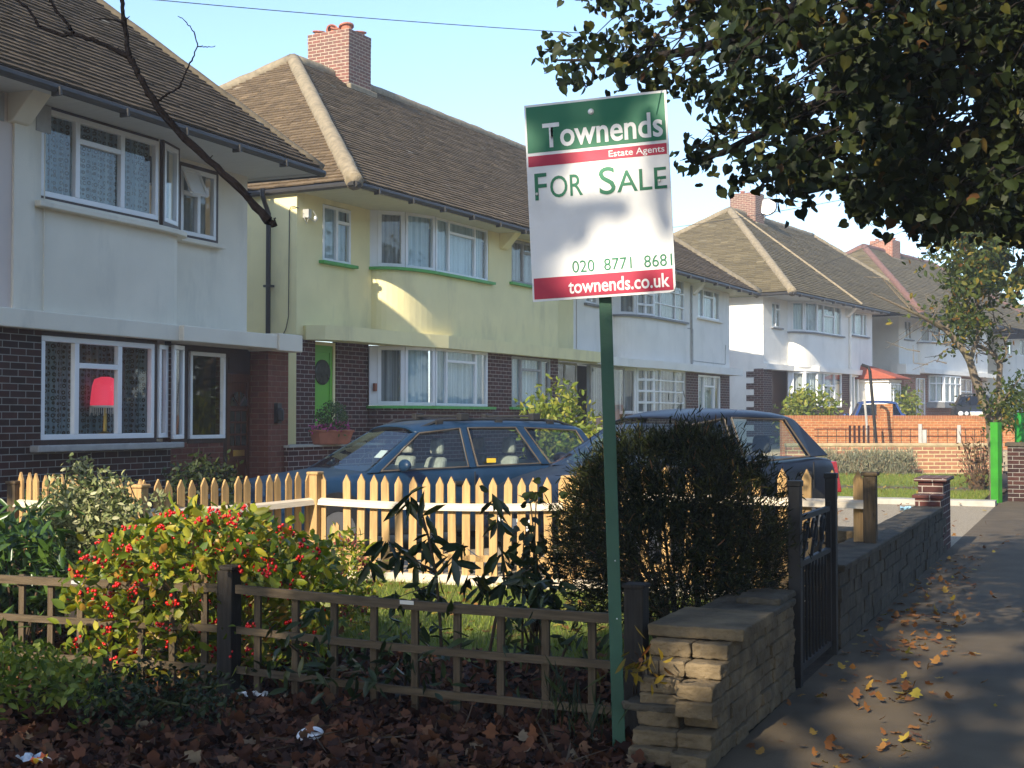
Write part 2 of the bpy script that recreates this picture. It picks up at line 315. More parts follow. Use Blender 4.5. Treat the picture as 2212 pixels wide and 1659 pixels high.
def window(par, p0, p1, z0, z1, cols, frame=m_upvc, curtain=m_net, fw=.055, n0=-.075, n1=-.01, trim=None, sill=None, open_top=None, backd=.09, name='window'):
    """cols = [(relative width, [transom heights 0..1]), ...] along p0->p1; n = outwards offset of the frame"""
    L = math.hypot(p1[0] - p0[0], p1[1] - p0[1]); mb = MB(); b = lambda u0, u1, za, zb, e=0: mb.bar(p0, p1, u0, u1, n0 + e, n1 + e, za, zb)
    b(0, L, z0, z0 + fw); b(0, L, z1 - fw, z1); b(0, fw, z0 + fw, z1 - fw); b(L - fw, L, z0 + fw, z1 - fw)
    tot = sum(c[0] for c in cols); u = 0.0
    for i, (w, tr) in enumerate(cols):
        ua = u; u += L * w / tot
        if i < len(cols) - 1: b(u - fw * .6, u + fw * .6, z0 + fw, z1 - fw, .003)
        ca = ua + (fw if i == 0 else fw * .6); cb = u - (fw if i == len(cols) - 1 else fw * .6)
        for t in tr: b(ca, cb, z0 + (z1 - z0) * t - fw * .5, z0 + (z1 - z0) * t + fw * .5, .0015)
    o = mb.build(name, frame, par, bevel=.006)
    g = MB(); _d = Vector((p1[0] - p0[0], p1[1] - p0[1])).normalized(); _q = lambda u, z: (p0[0] + _d.x * u + _d.y * (n0 + .022), p0[1] + _d.y * u - _d.x * (n0 + .022), z)
    g.poly([_q(fw * .6, z0 + fw * .6), _q(L - fw * .6, z0 + fw * .6), _q(L - fw * .6, z1 - fw * .6), _q(fw * .6, z1 - fw * .6)]); g.build('pane', m_glass, o)
    if curtain:
        c = MB(); d = Vector((p1[0] - p0[0], p1[1] - p0[1])).normalized(); oo = Vector((d.y, -d.x)); k = max(6, int(L * 22)); pr = None; LL = L + (1.0 if backd > .3 else 0)
        for i in range(k + 1):
            uu = LL * i / k; n = n0 - backd + .022 * math.sin(i * 1.9 + L * 7) + .01 * math.sin(i * .7)
            pt = (p0[0] + d.x * uu + oo.x * n, p0[1] + d.y * uu + oo.y * n)
            if pr: c.poly([(*pr, z0), (*pt, z0), (*pt, z1), (*pr, z1)])
            pr = pt
        c.build('curtain', curtain, o)
    if trim:
        t = MB(); t.bar(p0, p1, -.05, 0, n0, n1 - .004, z0 - .05, z1 + .05); t.bar(p0, p1, L, L + .05, n0, n1 - .004, z0 - .05, z1 + .05)
        t.bar(p0, p1, 0, L, n0, n1 - .004, z1, z1 + .05); t.bar(p0, p1, 0, L, n0, n1 - .004, z0 - .05, z0); t.build('frame', trim, o)
    if sill:
        t = MB(); t.bar(p0, p1, -.1, L + .1, n0, n1 + .1, z0 - (.11 if trim else .055), z0 - (.052 if trim else .002)); t.build('sill', sill, o, bevel=.008)
    if open_top:
        i, ang = open_top; ua = L * sum(c[0] for c in cols[:i]) / tot + fw * .5; ub = L * sum(c[0] for c in cols[:i + 1]) / tot - fw * .5
        d = Vector((p1[0] - p0[0], p1[1] - p0[1])).normalized(); oo = Vector((d.y, -d.x)); h = .34; t = MB(); top = z1 - fw
        def q(u, k): 
            n = n1 + .01 + math.sin(ang) * k * h; return Vector((p0[0] + d.x * u + oo.x * n, p0[1] + d.y * u + oo.y * n, top - math.cos(ang) * k * h))
        for A, B in (((ua, 0), (ub, 0)), ((ub, 0), (ub, 1)), ((ub, 1), (ua, 1)), ((ua, 1), (ua, 0))): t.tube([q(*A), q(*B)], .024, 4)
        t.poly([q(ua, .05), q(ub, .05), q(ub, .95), q(ua, .95)]); t.build('vent', frame if False else m_upvc, o)
    return o
def tiles(mb, E, A, U, N, Lq, a0, a1, b0, b1, tw=.19, g=.115, lift=.03, jit=.005):
    k = int(Lq / g)
    for i in range(k):
        q0, q1 = i * Lq / k, (i + 1) * Lq / k; f0, f1 = q0 / Lq, min(1, (q1 + .03) / Lq)
        la0, lb0 = a0 + (a1 - a0) * f0, b0 + (b1 - b0) * f0; la1, lb1 = a0 + (a1 - a0) * f1, b0 + (b1 - b0) * f1
        off = (i % 2) * tw * .5 + random.uniform(-.01, .01); x = la0 - off
        wav = .003 * math.sin(i * 1.7)
        while x < lb0:
            xa, xb = max(x, la0), min(x + tw - .004, lb0); x += tw
            if xb - xa < .02: continue
            xa1, xb1 = max(xa, la1), min(xb, lb1)
            if xb1 <= xa1: xa1 = xb1 = min(max((xa + xb) / 2, la1), lb1)
            h = lift + random.uniform(-jit, jit) + wav; d = random.uniform(-.004, .004)
            P = lambda u, q, n: E + A * u + U * q + N * n
            v = [P(xa, q0 + d, h), P(xb, q0 + d, h + random.uniform(-.003, .003)), P(xb1, q1 + .03, .004), P(xa1, q1 + .03, .004), P(xa, q0 + d, h - .024), P(xb, q0 + d, h - .024)]
            mb.add(v, [(0, 1, 2, 3), (4, 5, 1, 0)])
def roof(par, y0, y1, h0, h1, o, rx, ze, rz, mat, hipmat=m_hip, back=None, tw=.19, g=.115, near=True, far=True, hr=.10):
    """hipped roof: front eave x=o from y0 to y1, ridge x=rx from h0 to h1, eave height ze, ridge height rz"""
    back = 2 * rx - o if back is None else back
    F0, F1, R0, R1, B0, B1 = Vector((o, y0, ze)), Vector((o, y1, ze)), Vector((rx, h0, rz)), Vector((rx, h1, rz)), Vector((back, y0, ze)), Vector((back, y1, ze))
    mb = MB()
    Af = Vector((0, 1, 0)); Uf = Vector((rx - o, 0, rz - ze)); Lf = Uf.length; Uf.normalize(); Nf = Af.cross(Uf)
    Nf = Nf if Nf.z > 0 else -Nf
    tiles(mb, Vector((o, 0, ze)), Af, Uf, Nf, Lf, y0, h0, y1, h1, tw, g)
    def side(ye, h, sg):
        A = Vector((1, 0, 0)); U = Vector((0, h - ye, rz - ze)); L = U.length; U.normalize(); N = A.cross(U); N = N if N.z > 0 else -N
        tiles(mb, Vector((0, ye, ze)), A, U, N, L, back, rx, o, rx, tw, g)
    if near: side(y0, h0, 1)
    r = mb.build('roof', mat, par, uv=False)
    u = MB(); e = Vector((0, 0, -.03))
    u.poly([F0 + e, F1 + e, R1 + e, R0 + e]); u.poly([B0 + e, F0 + e, R0 + e]); u.poly([F1 + e, B1 + e, R1 + e]); u.poly([B1 + e, B0 + e, R0 + e, R1 + e]); u.build('roof_deck', m_dark, r)
    hp = MB()
    for a, b, ok in ((F0, R0, near), (B0, R0, near), (F1, R1, far), (R0, R1, True)):
        if not ok: continue
        k = max(2, int((b - a).length / .3)); P_ = [a.lerp(b, i / k) + Vector((0, 0, random.uniform(-.008, .008) - hr * .25)) for i in range(k + 1)]
        hp.tube(P_, [hr * random.uniform(.95, 1.05) for _ in P_], 10)
    hp.build('hip_tile', hipmat, r, smooth=True)
    return r
def eaves(par, y0, y1, o, ze, zs, sofm, near=True, far=False, depth=8, fall=0):
    m = MB(); m.box(-.3, o - .06, y0 + .04, y1 - .04, zs, zs + .02)
    m.box(o - .06, o - .03, y0 + .03, y1 - .03, zs - .03, ze - .04)
    if near: m.box(-depth, o - .06, y0 + .03, y0 + .06, zs - .03, ze - .04); m.box(-depth, -.3, y0 + .06, .3, zs, zs + .02)
    if far: m.box(-depth, o - .06, y1 - .06, y1 - .03, zs - .03, ze - .04); m.box(-depth, -.3, y1 - .3, y1 - .06, zs, zs + .02)
    m.build('soffit', sofm, par)
    g = MB(); g.tube([(o + .02, y0 - .02, ze - .07), (o + .02, y1 + .02, ze - .07)], .05, 8)
    if near: g.tube([(o + .02, y0 - .02, ze - .07), (-depth, y0 - .02, ze - .07)], .05, 8)
    if far: g.tube([(o + .02, y1 + .02, ze - .07), (-depth, y1 + .02, ze - .07)], .05, 8)
    y = y0 + .6
    while y < y1: g.box(o - .03, o + .09, y, y + .03, ze - .15, ze - .06); y += 1.05
    g.build('gutter', m_gutter, par, smooth=False)
def chimney(par, x0, x1, y0, y1, z0, z1, pots, mat=m_brickchim):
    c = MB(); c.box(x0, x1, y0, y1, z0, z1 - .24); c.box(x0 - .004, x1 + .004, y0 - .004, y1 + .004, z1 - .24, z1)
    o = c.build('chimney', mat, par)
    f = MB(); f.bar((x1, y0), (x1, y1), -.1, y1 - y0 + .1, 0, .12, z0, z0 + .75); f.build('flaunching', m_hip, o, bevel=.03)
    for x, y, tl, r, h in pots:
        t = MB(); mt = Matrix.Rotation(tl, 4, 'Y') @ Matrix.Rotation(tl * .6, 4, 'X')
        t.lathe([(r * .8, -.12), (r * .85, 0), (r * .8, h * .6), (r * 1.15, h * .72), (r * 1.15, h), (r * .9, h), (r * .85, h * .7)], (x, y, z1 + .01), 14, 'z', mt); t.build('chimney_pot', m_terra, o, smooth=False)
    return o
def downpipe(par, x, y, z0, z1, dx=-.02, dy=-.07, neck=.4):
    t = MB(); t.tube([(x + dx, y + dy - .16, z1), (x + dx, y + dy - .16, z1 - .12), (x + dx, y + dy, z1 - neck), (x + dx, y + dy, z0)], .042, 8)
    z = z0 + .8
    while z < z1 - .6: t.box(x + dx - .075, x + dx + .075, y + dy - .04, y + dy + .07, z, z + .035); z += 1.45
    t.build('downpipe', m_black, par)

# ---- plan of one bay side: recess, curved transition, flush front (x outwards, y along)
def curve(ya, yb, n, k=10, sw=1):
    pts = []
    for i in range(k + 1):
        a = math.pi / 2 * i / k; pts.append((n * math.sin(a) ** .9, ya + (yb - ya) * (1 - math.cos(a))))
    return pts
def strip(mb, pts, z0, z1):
    for a, b in zip(pts, pts[1:]): mb.poly([(*a, z0), (*b, z0), (*b, z1), (*a, z1)])
def slab(par, pts, o, z0, z1, mat, name='canopy', inner=-.02, lip=.0):
    """band slab following plan pts, projecting o beyond them"""
    out = []
    for i, p in enumerate(pts):
        a, b = pts[max(0, i - 1)], pts[min(len(pts) - 1, i + 1)]; d = Vector((b[0] - a[0], b[1] - a[1])).normalized(); out.append((p[0] + d.y * o, p[1] - d.x * o))
    m = MB(); inn = [(p[0] - .3, p[1]) for p in pts]
    k = len(pts); m.add([(*p, z0) for p in out] + [(*p, z1) for p in out] + [(*p, z0) for p in inn] + [(*p, z1) for p in inn],
        [(i, i + 1, k + i + 1, k + i) for i in range(k - 1)] + [(2 * k + i, 2 * k + i + 1, i + 1, i) for i in range(k - 1)] + [(k + i, k + i + 1, 3 * k + i + 1, 3 * k + i) for i in range(k - 1)] + [(2 * k, 0, k, 3 * k), (k - 1, 3 * k - 1, 4 * k - 1, 2 * k - 1)])
    return m.build(name, mat, par)
def bracket(par, x, y, z, mat):
    m = MB(); m.hexa([(x, y - .13, z - .33), (x + .08, y - .13, z - .31), (x + .08, y + .13, z - .31), (x, y + .13, z - .33), (x, y - .13, z), (x + .38, y - .13, z), (x + .38, y + .13, z), (x, y + .13, z)]); m.build('bracket', mat, par, bevel=.01)
def door_leaf(par, p0, p1, z0, z1, mat, panes=0, fan=False, letter=True, n0=-.06, n1=-.015):
    L = math.hypot(p1[0] - p0[0], p1[1] - p0[1]); d = MB(); d.bar(p0, p1, 0, L, n0, n1, z0, z1)
    st = .12 * L
    for u0, u1, a, b in ((0, st, z0, z1), (L - st, L, z0, z1), (st, L - st, z0, z0 + .2), (st, L - st, z1 - .12, z1), (st, L - st, z0 + .82, z0 + 1.0), (L / 2 - .03, L / 2 + .03, z0 + .2, z0 + .82)): d.bar(p0, p1, u0, u1, n1, n1 + .018, a, b)
    if panes:
        for i in range(1, 3): d.bar(p0, p1, st + (L - 2 * st) * i / 3 - .012, st + (L - 2 * st) * i / 3 + .012, n1, n1 + .014, z0 + 1.0, z1 - .5)
        for i in range(4): z = z0 + 1.0 + (z1 - z0 - 1.5) * i / 3; d.bar(p0, p1, st, L - st, n1 + .001, n1 + .016, z - .014, z + .014)
    o = d.build('door', mat, par, bevel=.004)
    dd = Vector((p1[0] - p0[0], p1[1] - p0[1])).normalized(); oo = Vector((dd.y, -dd.x))
    q = lambda u, n, z: (p0[0] + dd.x * u + oo.x * n, p0[1] + dd.y * u + oo.y * n, z)
    if panes:
        g = MB(); g.bar(p0, p1, st, L - st, n1 + .002, n1 + .006, z0 + 1.0, z1 - .5); g.build('pane', m_doorglass, o)
    if fan:
        g = MB(); c = z1 - .44; r = L / 2 - st
        g.poly([q(L / 2 + r * math.cos(a), n1 + .021, c + r * math.sin(a)) for a in [math.pi * i / 12 for i in range(13)]]); g.build('fanlight', m_doorglass, o)
        s = MB()
        for a in (.25, .5, .75): s.tube([q(L / 2, n1 + .026, c), q(L / 2 + r * math.cos(math.pi * a), n1 + .026, c + r * math.sin(math.pi * a))], .012, 4)
        s.build('glazing_bar', mat, o)
    if letter:
        s = MB(); s.bar(p0, p1, L / 2 - .13, L / 2 + .13, n1 + .018, n1 + .03, z0 + .87, z0 + .955); s.build('letterbox', m_brass, o, bevel=.004)
    return o
m_doorglass = M('obscured door glass', (.045, .045, .035), .08, .5, 14, spec=.6)
def ONX(px, py, X):
    r = ray(px, py); t = X / r.x
    return Vector((X, r.y * t, EYE + r.z * t))
L3 = [(.29, []), (.38, [.73]), (.33, [])]
# ----------------------------------------------------------------- HOUSE A : grey, nearest, left
A = empty('house', (-10.9, 15.5, 0), 0, 'pale grey rendered house with dark brick ground floor and porch, nearest on the left', 'house', 'houses along the street')
n = .5
m = MB(); wall(m, (n, -4.95), (n, -2.55), 2.62, 4.97, [(.42, 2.4, 3.90, 4.93)], .1)
cv = curve(0, .85, n); cvA = [(n, -2.55), (.485, -2.36), (.45, -2.19), (.40, -2.07), (.33, -1.98), (.22, -1.93), (0, -1.91)]
strip(m, cvA, 2.62, 3.86); wall(m, (0, -1.95), (0, 0), 2.62, 4.97, [(.43, 1.23, 3.90, 4.86)], .1); wall(m, (0, 0), (-8, 0), 0, 4.97)
m.build('wall', m_cream, A)
m = MB(); wall(m, (n, -14), (n, -4.95), 2.62, 4.97); o = m.build('wall', m_pink, A); o['label'] = 'pale pink upper wall of the adjoining half'
m = MB(); m.bar((n, -4.95), (n, -4.6), 0, .3, 0, .03, 2.66, 4.95); m.tube([(n + .02, -4.5, 2.5), (n + .02, -4.5, 4.6)], .008, 5); m.build('pilaster', m_cream, A)
m = MB(); wall(m, (n, -14), (n, -2.3), 0, 2.5, [(9.5, 11.7, 1.22, 2.46)], .1); wall(m, (n, -2.3), (.2, -2.3), 0, 1.22)
m.poly([(.2, -4.5, 1.2), (n, -4.5, 1.2), (n, -2.3, 1.2), (.2, -2.3, 1.2)]); m.build('brick_wall', m_brickdark, A)
m = MB(); wall(m, (.2, -2.3), (.2, -.72), 0, 1.2); m.box(-.5, .5, -.2, .3, 0, 2.44); m.build('brick_pier', m_brickpier, A)
m = MB(); m.box(-.2, .62, -14, -.26, 2.46, 2.66); m.box(-.2, .69, -2.3, -.255, 2.463, 2.657); m.box(-.3, .72, -.25, .33, 2.44, 2.68); m.build('canopy', m_cream, A, bevel=.012)
o = window(A, (n, -4.53), (n, -2.55), 3.93, 4.90, L3, curtain=m_curt1, trim=m_brownwood, fw=.06)
window(A, (n - .01, -2.46), (.36, -2.03), 3.93, 4.90, [(1, [])], curtain=m_net, trim=m_brownwood, n0=-.04, n1=.02)
m = MB(); m.prism([(n - .1, -4.65), (n + .11, -4.65), (n + .11, -2.6)] + [(p[0] + .09, p[1] + .08) for p in cvA[1:]] + [(-.05, -1.83), (-.05, -2.5)], 3.79, 3.855); m.build('sill', m_cream, A, bevel=.012)
window(A, (0, -1.5), (0, -.74), 3.93, 4.83, [(.5, [.62]), (.5, [])], curtain=m_netdark, trim=m_brownwood, n0=-.05, n1=.012, sill=m_cream, open_top=(0, .45))
bracket(A, n, -4.9, 4.95, m_cream); bracket(A, n, -5.75, 4.95, m_pink)
m = MB()
for yy in (-5.3, -4.62): m.bar((n, yy), (n, yy + .22), 0, .22, .0, .012, 4.62, 4.92)
v = m.build('vent', m_greypaint, A)
o = window(A, (n, -4.49), (n, -2.6), 1.27, 2.41, L3, curtain=m_curt1, trim=m_brownwood, fw=.06, backd=.42)
window(A, (n - .02, -2.52), (.44, -2.30), 1.27, 2.41, [(1, [])], curtain=m_netdark, n0=-.04, n1=.02)
window(A, (.45, -2.27), (.38, -1.98), 1.25, 2.42, [(1, [])], curtain=None, n0=.02, n1=.07)
m = MB(); m.box(-.3, .62, -4.66, -2.35, 1.14, 1.215); m.box(-.3, .5, -2.35, -2.02, 1.14, 1.213); m.build('sill', m_greypaint, A, bevel=.015)
window(A, (.2, -1.56), (.2, -.8), 1.24, 2.38, [(1, [])], curtain=m_dark, n0=-.03, n1=.03, fw=.05, backd=.55)  # no real curtain: near-black panel paints in the darkness inside the porch
m = MB(); m.bar((.2, -2.0), (.2, 0), 0, 2.0, -.04, .005, 2.38, 2.46); m.bar((.2, -2.0), (.2, 0), 0, .42, -.06, .004, 1.2, 2.38); m.bar((.2, -2.0), (.2, 0), 1.19, 1.27, -.06, .006, .0, 2.38)
m.bar((.2, -2), (.2, 0), .42, 1.19, -.06, .012, 1.18, 1.24); m.bar((.2, -2), (.2, 0), 1.27, 1.8, -.06, .0, 2.12, 2.38); m.bar((.2, -2), (.2, 0), 1.3, 1.77, -.06, .008, 2.17, 2.33)
m.build('porch_frame', m_brownwood, A)
door_leaf(A, (.2, -.72), (.2, -.2), .12, 2.12, m_redwood, panes=1, fan=True, n0=-.06, n1=-.02)
m = MB(); m.box(-1.6, -1.5, -2.2, -.1, 0, 2.46); m.build('back_wall', m_dark, A)
m = MB(); m.lathe([(.045, 0), (.06, .02), (.06, .15), (.03, .18)], (.56, .0, 1.47), 10); m.box(.5, .56, -.05, .05, 1.44, 1.72); m.build('wall_lamp', m_black, A)
eaves(A, -14, .2, 1.1, 5.0, 4.93, m_fascia, near=False, far=True)
roof(A, -14, .2, -10, -3.3, 1.1, -4.0, 5.0, 9.43, m_tiles['A'], hipmat=m_hipA, near=False, tw=.17, g=.105, hr=.085)
# red lampshade standing in the window
p = ONX(227, 878, -10.9 + n - .27)
lamp = empty('table_lamp', (p.x, p.y, p.z - .34), 0, 'red fringed lampshade glowing behind the ground floor window of the grey house', 'lamp')
mm, nn, ll, bb = nodes('red lampshade cloth'); bb.inputs['Base Color'].default_value = (.6, .03, .07, 1); bb.inputs['Emission Color'].default_value = (.8, .05, .10, 1); bb.inputs['Emission Strength'].default_value = .34
tc = nn.new('ShaderNodeTexCoord'); wv = nn.new('ShaderNodeTexWave'); wv.inputs['Scale'].default_value = 4; wv.inputs['Distortion'].default_value = 1; ll.new(tc.outputs['Object'], wv.inputs['Vector']); bp = nn.new('ShaderNodeBump'); bp.inputs['Strength'].default_value = .5; ll.new(wv.outputs['Fac'], bp.inputs['Height']); ll.new(bp.outputs[0], bb.inputs['Normal'])
m = MB(); m.lathe([(.168, .34), (.172, .36), (.165, .45), (.15, .58), (.125, .66), (.05, .69)], n=24); m.build('lamp_shade', mm, lamp, smooth=True)
m = MB(); m.lathe([(.174, .325), (.176, .33), (.176, .35), (.17, .352)], n=24)
for i in range(40):
    a = 2 * math.pi * i / 40; m.tube([(.172 * math.cos(a), .172 * math.sin(a), .33), (.172 * math.cos(a), .172 * math.sin(a), .33 - random.uniform(.05, .1))], .004, 4)
m.build('fringe', m_white, lamp)
m = MB(); m.lathe([(.09, 0), (.09, .02), (.025, .05), (.02, .4)], n=12); m.build('base', m_brass, lamp)

# ----------------------------------------------------------------- HOUSE B : yellow and white pair
B = empty('house', (-12.01, 18.48, 0), 4.3, 'pale yellow rendered house with green sills and front door, white at its far half', 'house', 'houses along the street')
def half_upper(par, y0, mat, zb, zt, win0, win1, w2, sillmat, band_side=True, end=8.6, k=1.0, cols2=L3, grid=False, curt=m_net, wm=m_upvc, win2=True):
    """one dwelling: recessed strip with small window, curved bay, flush front with a second window"""
    m = MB(); n = .62
    wall(m, (0, y0), (0, y0 + 2.2), zb, zt, [(win0[0], win0[1], win0[2], win0[3])], .1)
    cv = curve(y0 + 2.2, y0 + 3.45, n, 12); strip(m, cv, zb, win1[0])
    L = end - 3.45; ops = [(.0, win1[1] - 3.45, win1[0], zt)]
    if win2: ops.append((w2[0] - 3.45, w2[1] - 3.45, w2[2], w2[3]))
    wall(m, (n, y0 + 3.45), (n, y0 + end), zb, zt, ops, .1)
    m.poly([(n, y0 + end, zb), (-.02, y0 + end, zb), (-.02, y0 + end, zt), (n, y0 + end, zt)])
    return m, cv
zB, zt = 2.9, 5.28
m, cvB = half_upper(B, 0, m_yellow, zB, zt, (.71, 1.54, 4.19, 5.18), (4.24, 5.43), (6.42, 8.2, 4.32, 5.24), m_limesill, end=8.6)
wall(m, (-.02, 8.6), (-.02, 10.75), zB, zt); wall(m, (-8, 0), (0, 0), 0, zt); m.build('wall', m_yellow, B)
def bay_windows(par, y0, z0, z1, yend, curt, fr=m_upvc, cols=None, grid=False, c1=[], cn=m_netdark, rest=None):
    pm = MB(); pm.bar((-.03, y0 + 2.17), (.09, y0 + 2.29), 0, .17, -.05, .04, z0, z1); pm.build('window_post', fr, par)
    n = .62; a, b, c = (.07, y0 + 2.27), (.40, y0 + 2.66), (.60, y0 + 3.36)
    bars = [.25, .5, .75] if grid else []
    window(par, a, b, z0, z1, [(1, [])], fr, cn, fw=.075, n0=-.02, n1=.05)
    window(par, b, c, z0, z1, [(.5, bars), (.5, bars)] if grid else [(1, [])], fr, curt, fw=.06, n0=-.02, n1=.05)
    window(par, (n, y0 + 3.42), (n, y0 + yend), z0, z1, cols or [(.24, []), (.5, [.77]), (.26, [])], fr, curt, fw=.05 if not grid else .035, n0=-.06, n1=.0)
def sill_bay(par, y0, z, mat, yend, o=.09, th=.05):
    cv = curve(y0 + 2.2, y0 + 3.45, .62, 12) + [(.62, y0 + yend + .15)]
    slab(par, cv, o, z - th, z, mat, 'sill')
sill_bay(B, 0, 4.24, m_limesill, 5.43); bay_windows(B, 0, 4.245, 5.28, 5.41, m_blind, cn=m_netdark)
window(B, (0, .71), (0, 1.54), 4.20, 5.17, [(.5, []), (.5, [.74])], curtain=m_blind, sill=m_limesill, n0=-.05, n1=.012)
window(B, (.62, 6.42), (.62, 8.2), 4.33, 5.23, [(.3, []), (.35, [.75]), (.35, [])], m_greypaint, m_netdark, n0=-.06, sill=m_limesill)
bracket(B, .62, 6.02, 5.28, m_yellow)
# white half
yw = 10.9
m, cvW = half_upper(B, yw, m_white, zB, zt, (.5, 1.2, 4.30, 5.15), (4.15, 5.6), (6.7, 8.57, 4.36, 5.24), m_greypaint, end=9.42)
wall(m, (-.02, 10.75), (-.02, 10.92), zB, zt); m.poly([(.62, 20.32, 0), (-8, 20.32, 0), (-8, 20.32, zt), (.62, 20.32, zt)]); o = m.build('wall', m_white, B); o['label'] = 'white rendered upper wall of the far half'
sill_bay(B, yw, 4.15, m_lead, 5.6); bay_windows(B, yw, 4.155, 5.28, 5.58, m_netdark, cols=[(.2, [.33, .66]), (.5, [.33, .66]), (.3, [.33, .66])], grid=True, cn=m_netdark)
window(B, (0, yw + .5), (0, yw + 1.2), 4.31, 5.14, [(.5, [.5]), (.5, [.5])], curtain=m_netdark, sill=m_lead)
window(B, (.62, yw + 6.7), (.62, yw + 8.57), 4.37, 5.23, [(.26, []), (.46, [.74]), (.28, [])], curtain=m_net, sill=m_white)
bracket(B, .62, yw + 6.25, 5.28, m_white)
m = MB(); m.tube([(.63, 16.75, 4.0), (.63, 17.15, 4.0), (.63, 17.15, 3.05)], .012, 5); m.tube([(.63, 17.2, 3.12), (.63, 19.9, 3.12), (.63, 19.95, 3.7)], .010, 5); m.tube([(.65, 17.0, 5.2), (.65, 17.0, 3.0)], .03, 6); m.build('cable', m_greypaint, B)
# ground floor
slab(B, [(.0, .3), (.22, .42), (.36, .8), (.40, 1.4), (.42, 2.0), (.46, 2.6), (.56, 3.1), (.63, 3.6), (.63, 10.75)], .16, 2.82, 3.06, m_yellow)
slab(B, [(.40, 10.76), (.42, 12.9), (.5, 13.6), (.63, 14.4), (.63, 20.95)], .2, 2.80, 3.0, m_white)
m = MB(); wall(m, (0, 0), (0, .52), 0, 2.84); wall(m, (0, .52), (-.15, .52), 0, 2.84); wall(m, (-.06, 1.22), (-.06, 2.2), 0, 2.84); wall(m, (-.15, 1.22), (-.06, 1.22), 0, 2.84)
m.build('brick_wall', m_brickmaroon, B); m = MB(); strip(m, [(-.08, 2.2)] + cvB, 0, 1.7); wall(m, (.62, 3.45), (.62, 8.6), 0, 2.84, [(.0, 1.98, 1.74, 2.84), (2.97, 4.8, 1.74, 2.80)], .1); m.build('brick_wall', m_brickmaroon, B); m = MB(); wall(m, (.62, 16.6), (.62, 20.32), 0, 2.82, [(1.0, 2.95, 1.6, 2.76)], .1); wall(m, (.62, 13.9), (.62, 16.6), 0, 1.62)
strip(m, [(-.6, cvW[0][1])] + cvW, 0, 1.62); m.build('brick_wall', m_brickmaroon, B)
m = MB(); m.box(-.52, -.5, 8.6, 14, 0, 2.82); m.build('back_wall', m_dark, B)
window(B, (.02, .50), (.02, 1.20), .36, 2.82, [(1, [])], m_yellow, None, fw=.06, n0=-.17, n1=-.09, name='door_frame')
door_leaf(B, (-.13, .56), (-.13, 1.14), .4, 2.76, m_lime, n0=-.03, n1=.02, letter=False)
m = MB(); m.lathe([(.001, .03), (.2, .03), (.215, .02), (.22, 0)], (0, 0, 0), 24, 'x'); o = m.build('round_window', m_doorglass, B); o.location = (-.105, .86, 2.3)
sill_bay(B, 0, 1.74, m_limesill, 5.45); bay_windows(B, 0, 1.745, 2.82, 5.41, m_blind, cols=[(.2, []), (.56, [.79]), (.24, [])])
window(B, (.62, 6.42), (.62, 8.25), 1.75, 2.80, [(.25, []), (.5, [.75]), (.25, [])], m_greypaint, m_blind, sill=m_limesill)
window(B, (.3, 9.0), (.3, 10.3), .2, 2.8, [(.5, []), (.5, [])], m_greypaint, None, n0=-.05); window(B, (.4, 10.85), (.4, 12.9), .2, 2.78, [(.5, []), (.5, [])], m_greypaint, m_netdark, n0=-.05)
bay_windows(B, yw, 1.63, 2.8, 5.6, m_netdark, cols=[(.2, [.25, .5, .75]), (.5, [.25, .5, .75]), (.3, [.25, .5, .75])], grid=True)
window(B, (.62, 17.62), (.62, 19.5), 1.62, 2.75, [(.26, []), (.46, [.72]), (.28, [])], curtain=m_net, sill=m_white)
downpipe(B, -.5, -.02, 0, 5.33)
m = MB(); m.tube([(.02, .02, 5.0), (-.02, -.04, 5.02), (-.10, -.03, 5.02), (-.14, -.02, 4.97), (-.15, -.02, 3.2), (-.2, -.02, 3.0), (-.26, -.02, 2.9)], .008, 5); m.build('cable', m_black, B)
m = MB(); m.box(.0, .12, .16, .24, 4.86, 5.0); m.tube([(.05, .1, 4.9), (.1, .13, 4.75), (.09, .2, 4.86), (.12, .34, 4.8), (.1, .42, 4.9), (.06, .36, 5.0)], .007, 5); m.ell((.14, .33, 4.86), (.035, .035, .05)); m.build('security_light', m_steel, B)
m = MB(); m.bar((.07, 2.15), (.07, 2.5), 0, .06, .0, .05, 2.0, 2.14); m.build('house_sign', m_terra, B)
eaves(B, -.06, 21.4, 1.2, 5.36, 5.27, m_fascia_y, near=True, far=True)
roof(B, -.06, 21.4, 5.1, 16.2, 1.2, -4.0, 5.36, 9.25, m_tiles['B'], tw=.2, g=.125, hr=.15)
chimney(B, -4.63, -3.5, 6.45, 7.32, 8.2, 10.2, [(-4.45, 6.62, .1, .13, .09), (-4.2, 6.72, 1.25, .12, .26), (-3.95, 6.60, .35, .13, .10), (-3.68, 6.62, -.2, .15, .13), (-3.62, 7.05, .1, .13, .08)])

# ----------------------------------------------------------------- HOUSE C
C = empty('house', (-9.99, 43.72, 0), 10, 'white rendered house with satellite dish on its chimney and a red tiled porch', 'house', 'houses along the street')
zB, zt = 3.3, 5.62
m, cvC = half_upper(C, 0, m_white, zB, zt, (.75, 1.5, 4.62, 5.5), (4.55, 5.85), (6.9, 8.72, 4.66, 5.58), m_lead, end=9.3)
wall(m, (-8, 0), (0, 0), 0, zt, [(4.5, 5.1, 2.0, 3.0)]); m.poly([(.62, 9.3, 0), (-8, 9.3, 0), (-8, 9.3, zt), (.62, 9.3, zt)]); m.build('wall', m_white, C)
sill_bay(C, 0, 4.55, m_lead, 5.85); bay_windows(C, 0, 4.555, 5.62, 5.83, m_net, cols=[(.25, []), (.45, [.62]), (.3, [])], cn=m_blind)
window(C, (0, .75), (0, 1.5), 4.63, 5.49, [(.5, []), (.5, [.74])], curtain=m_net, sill=m_lead)
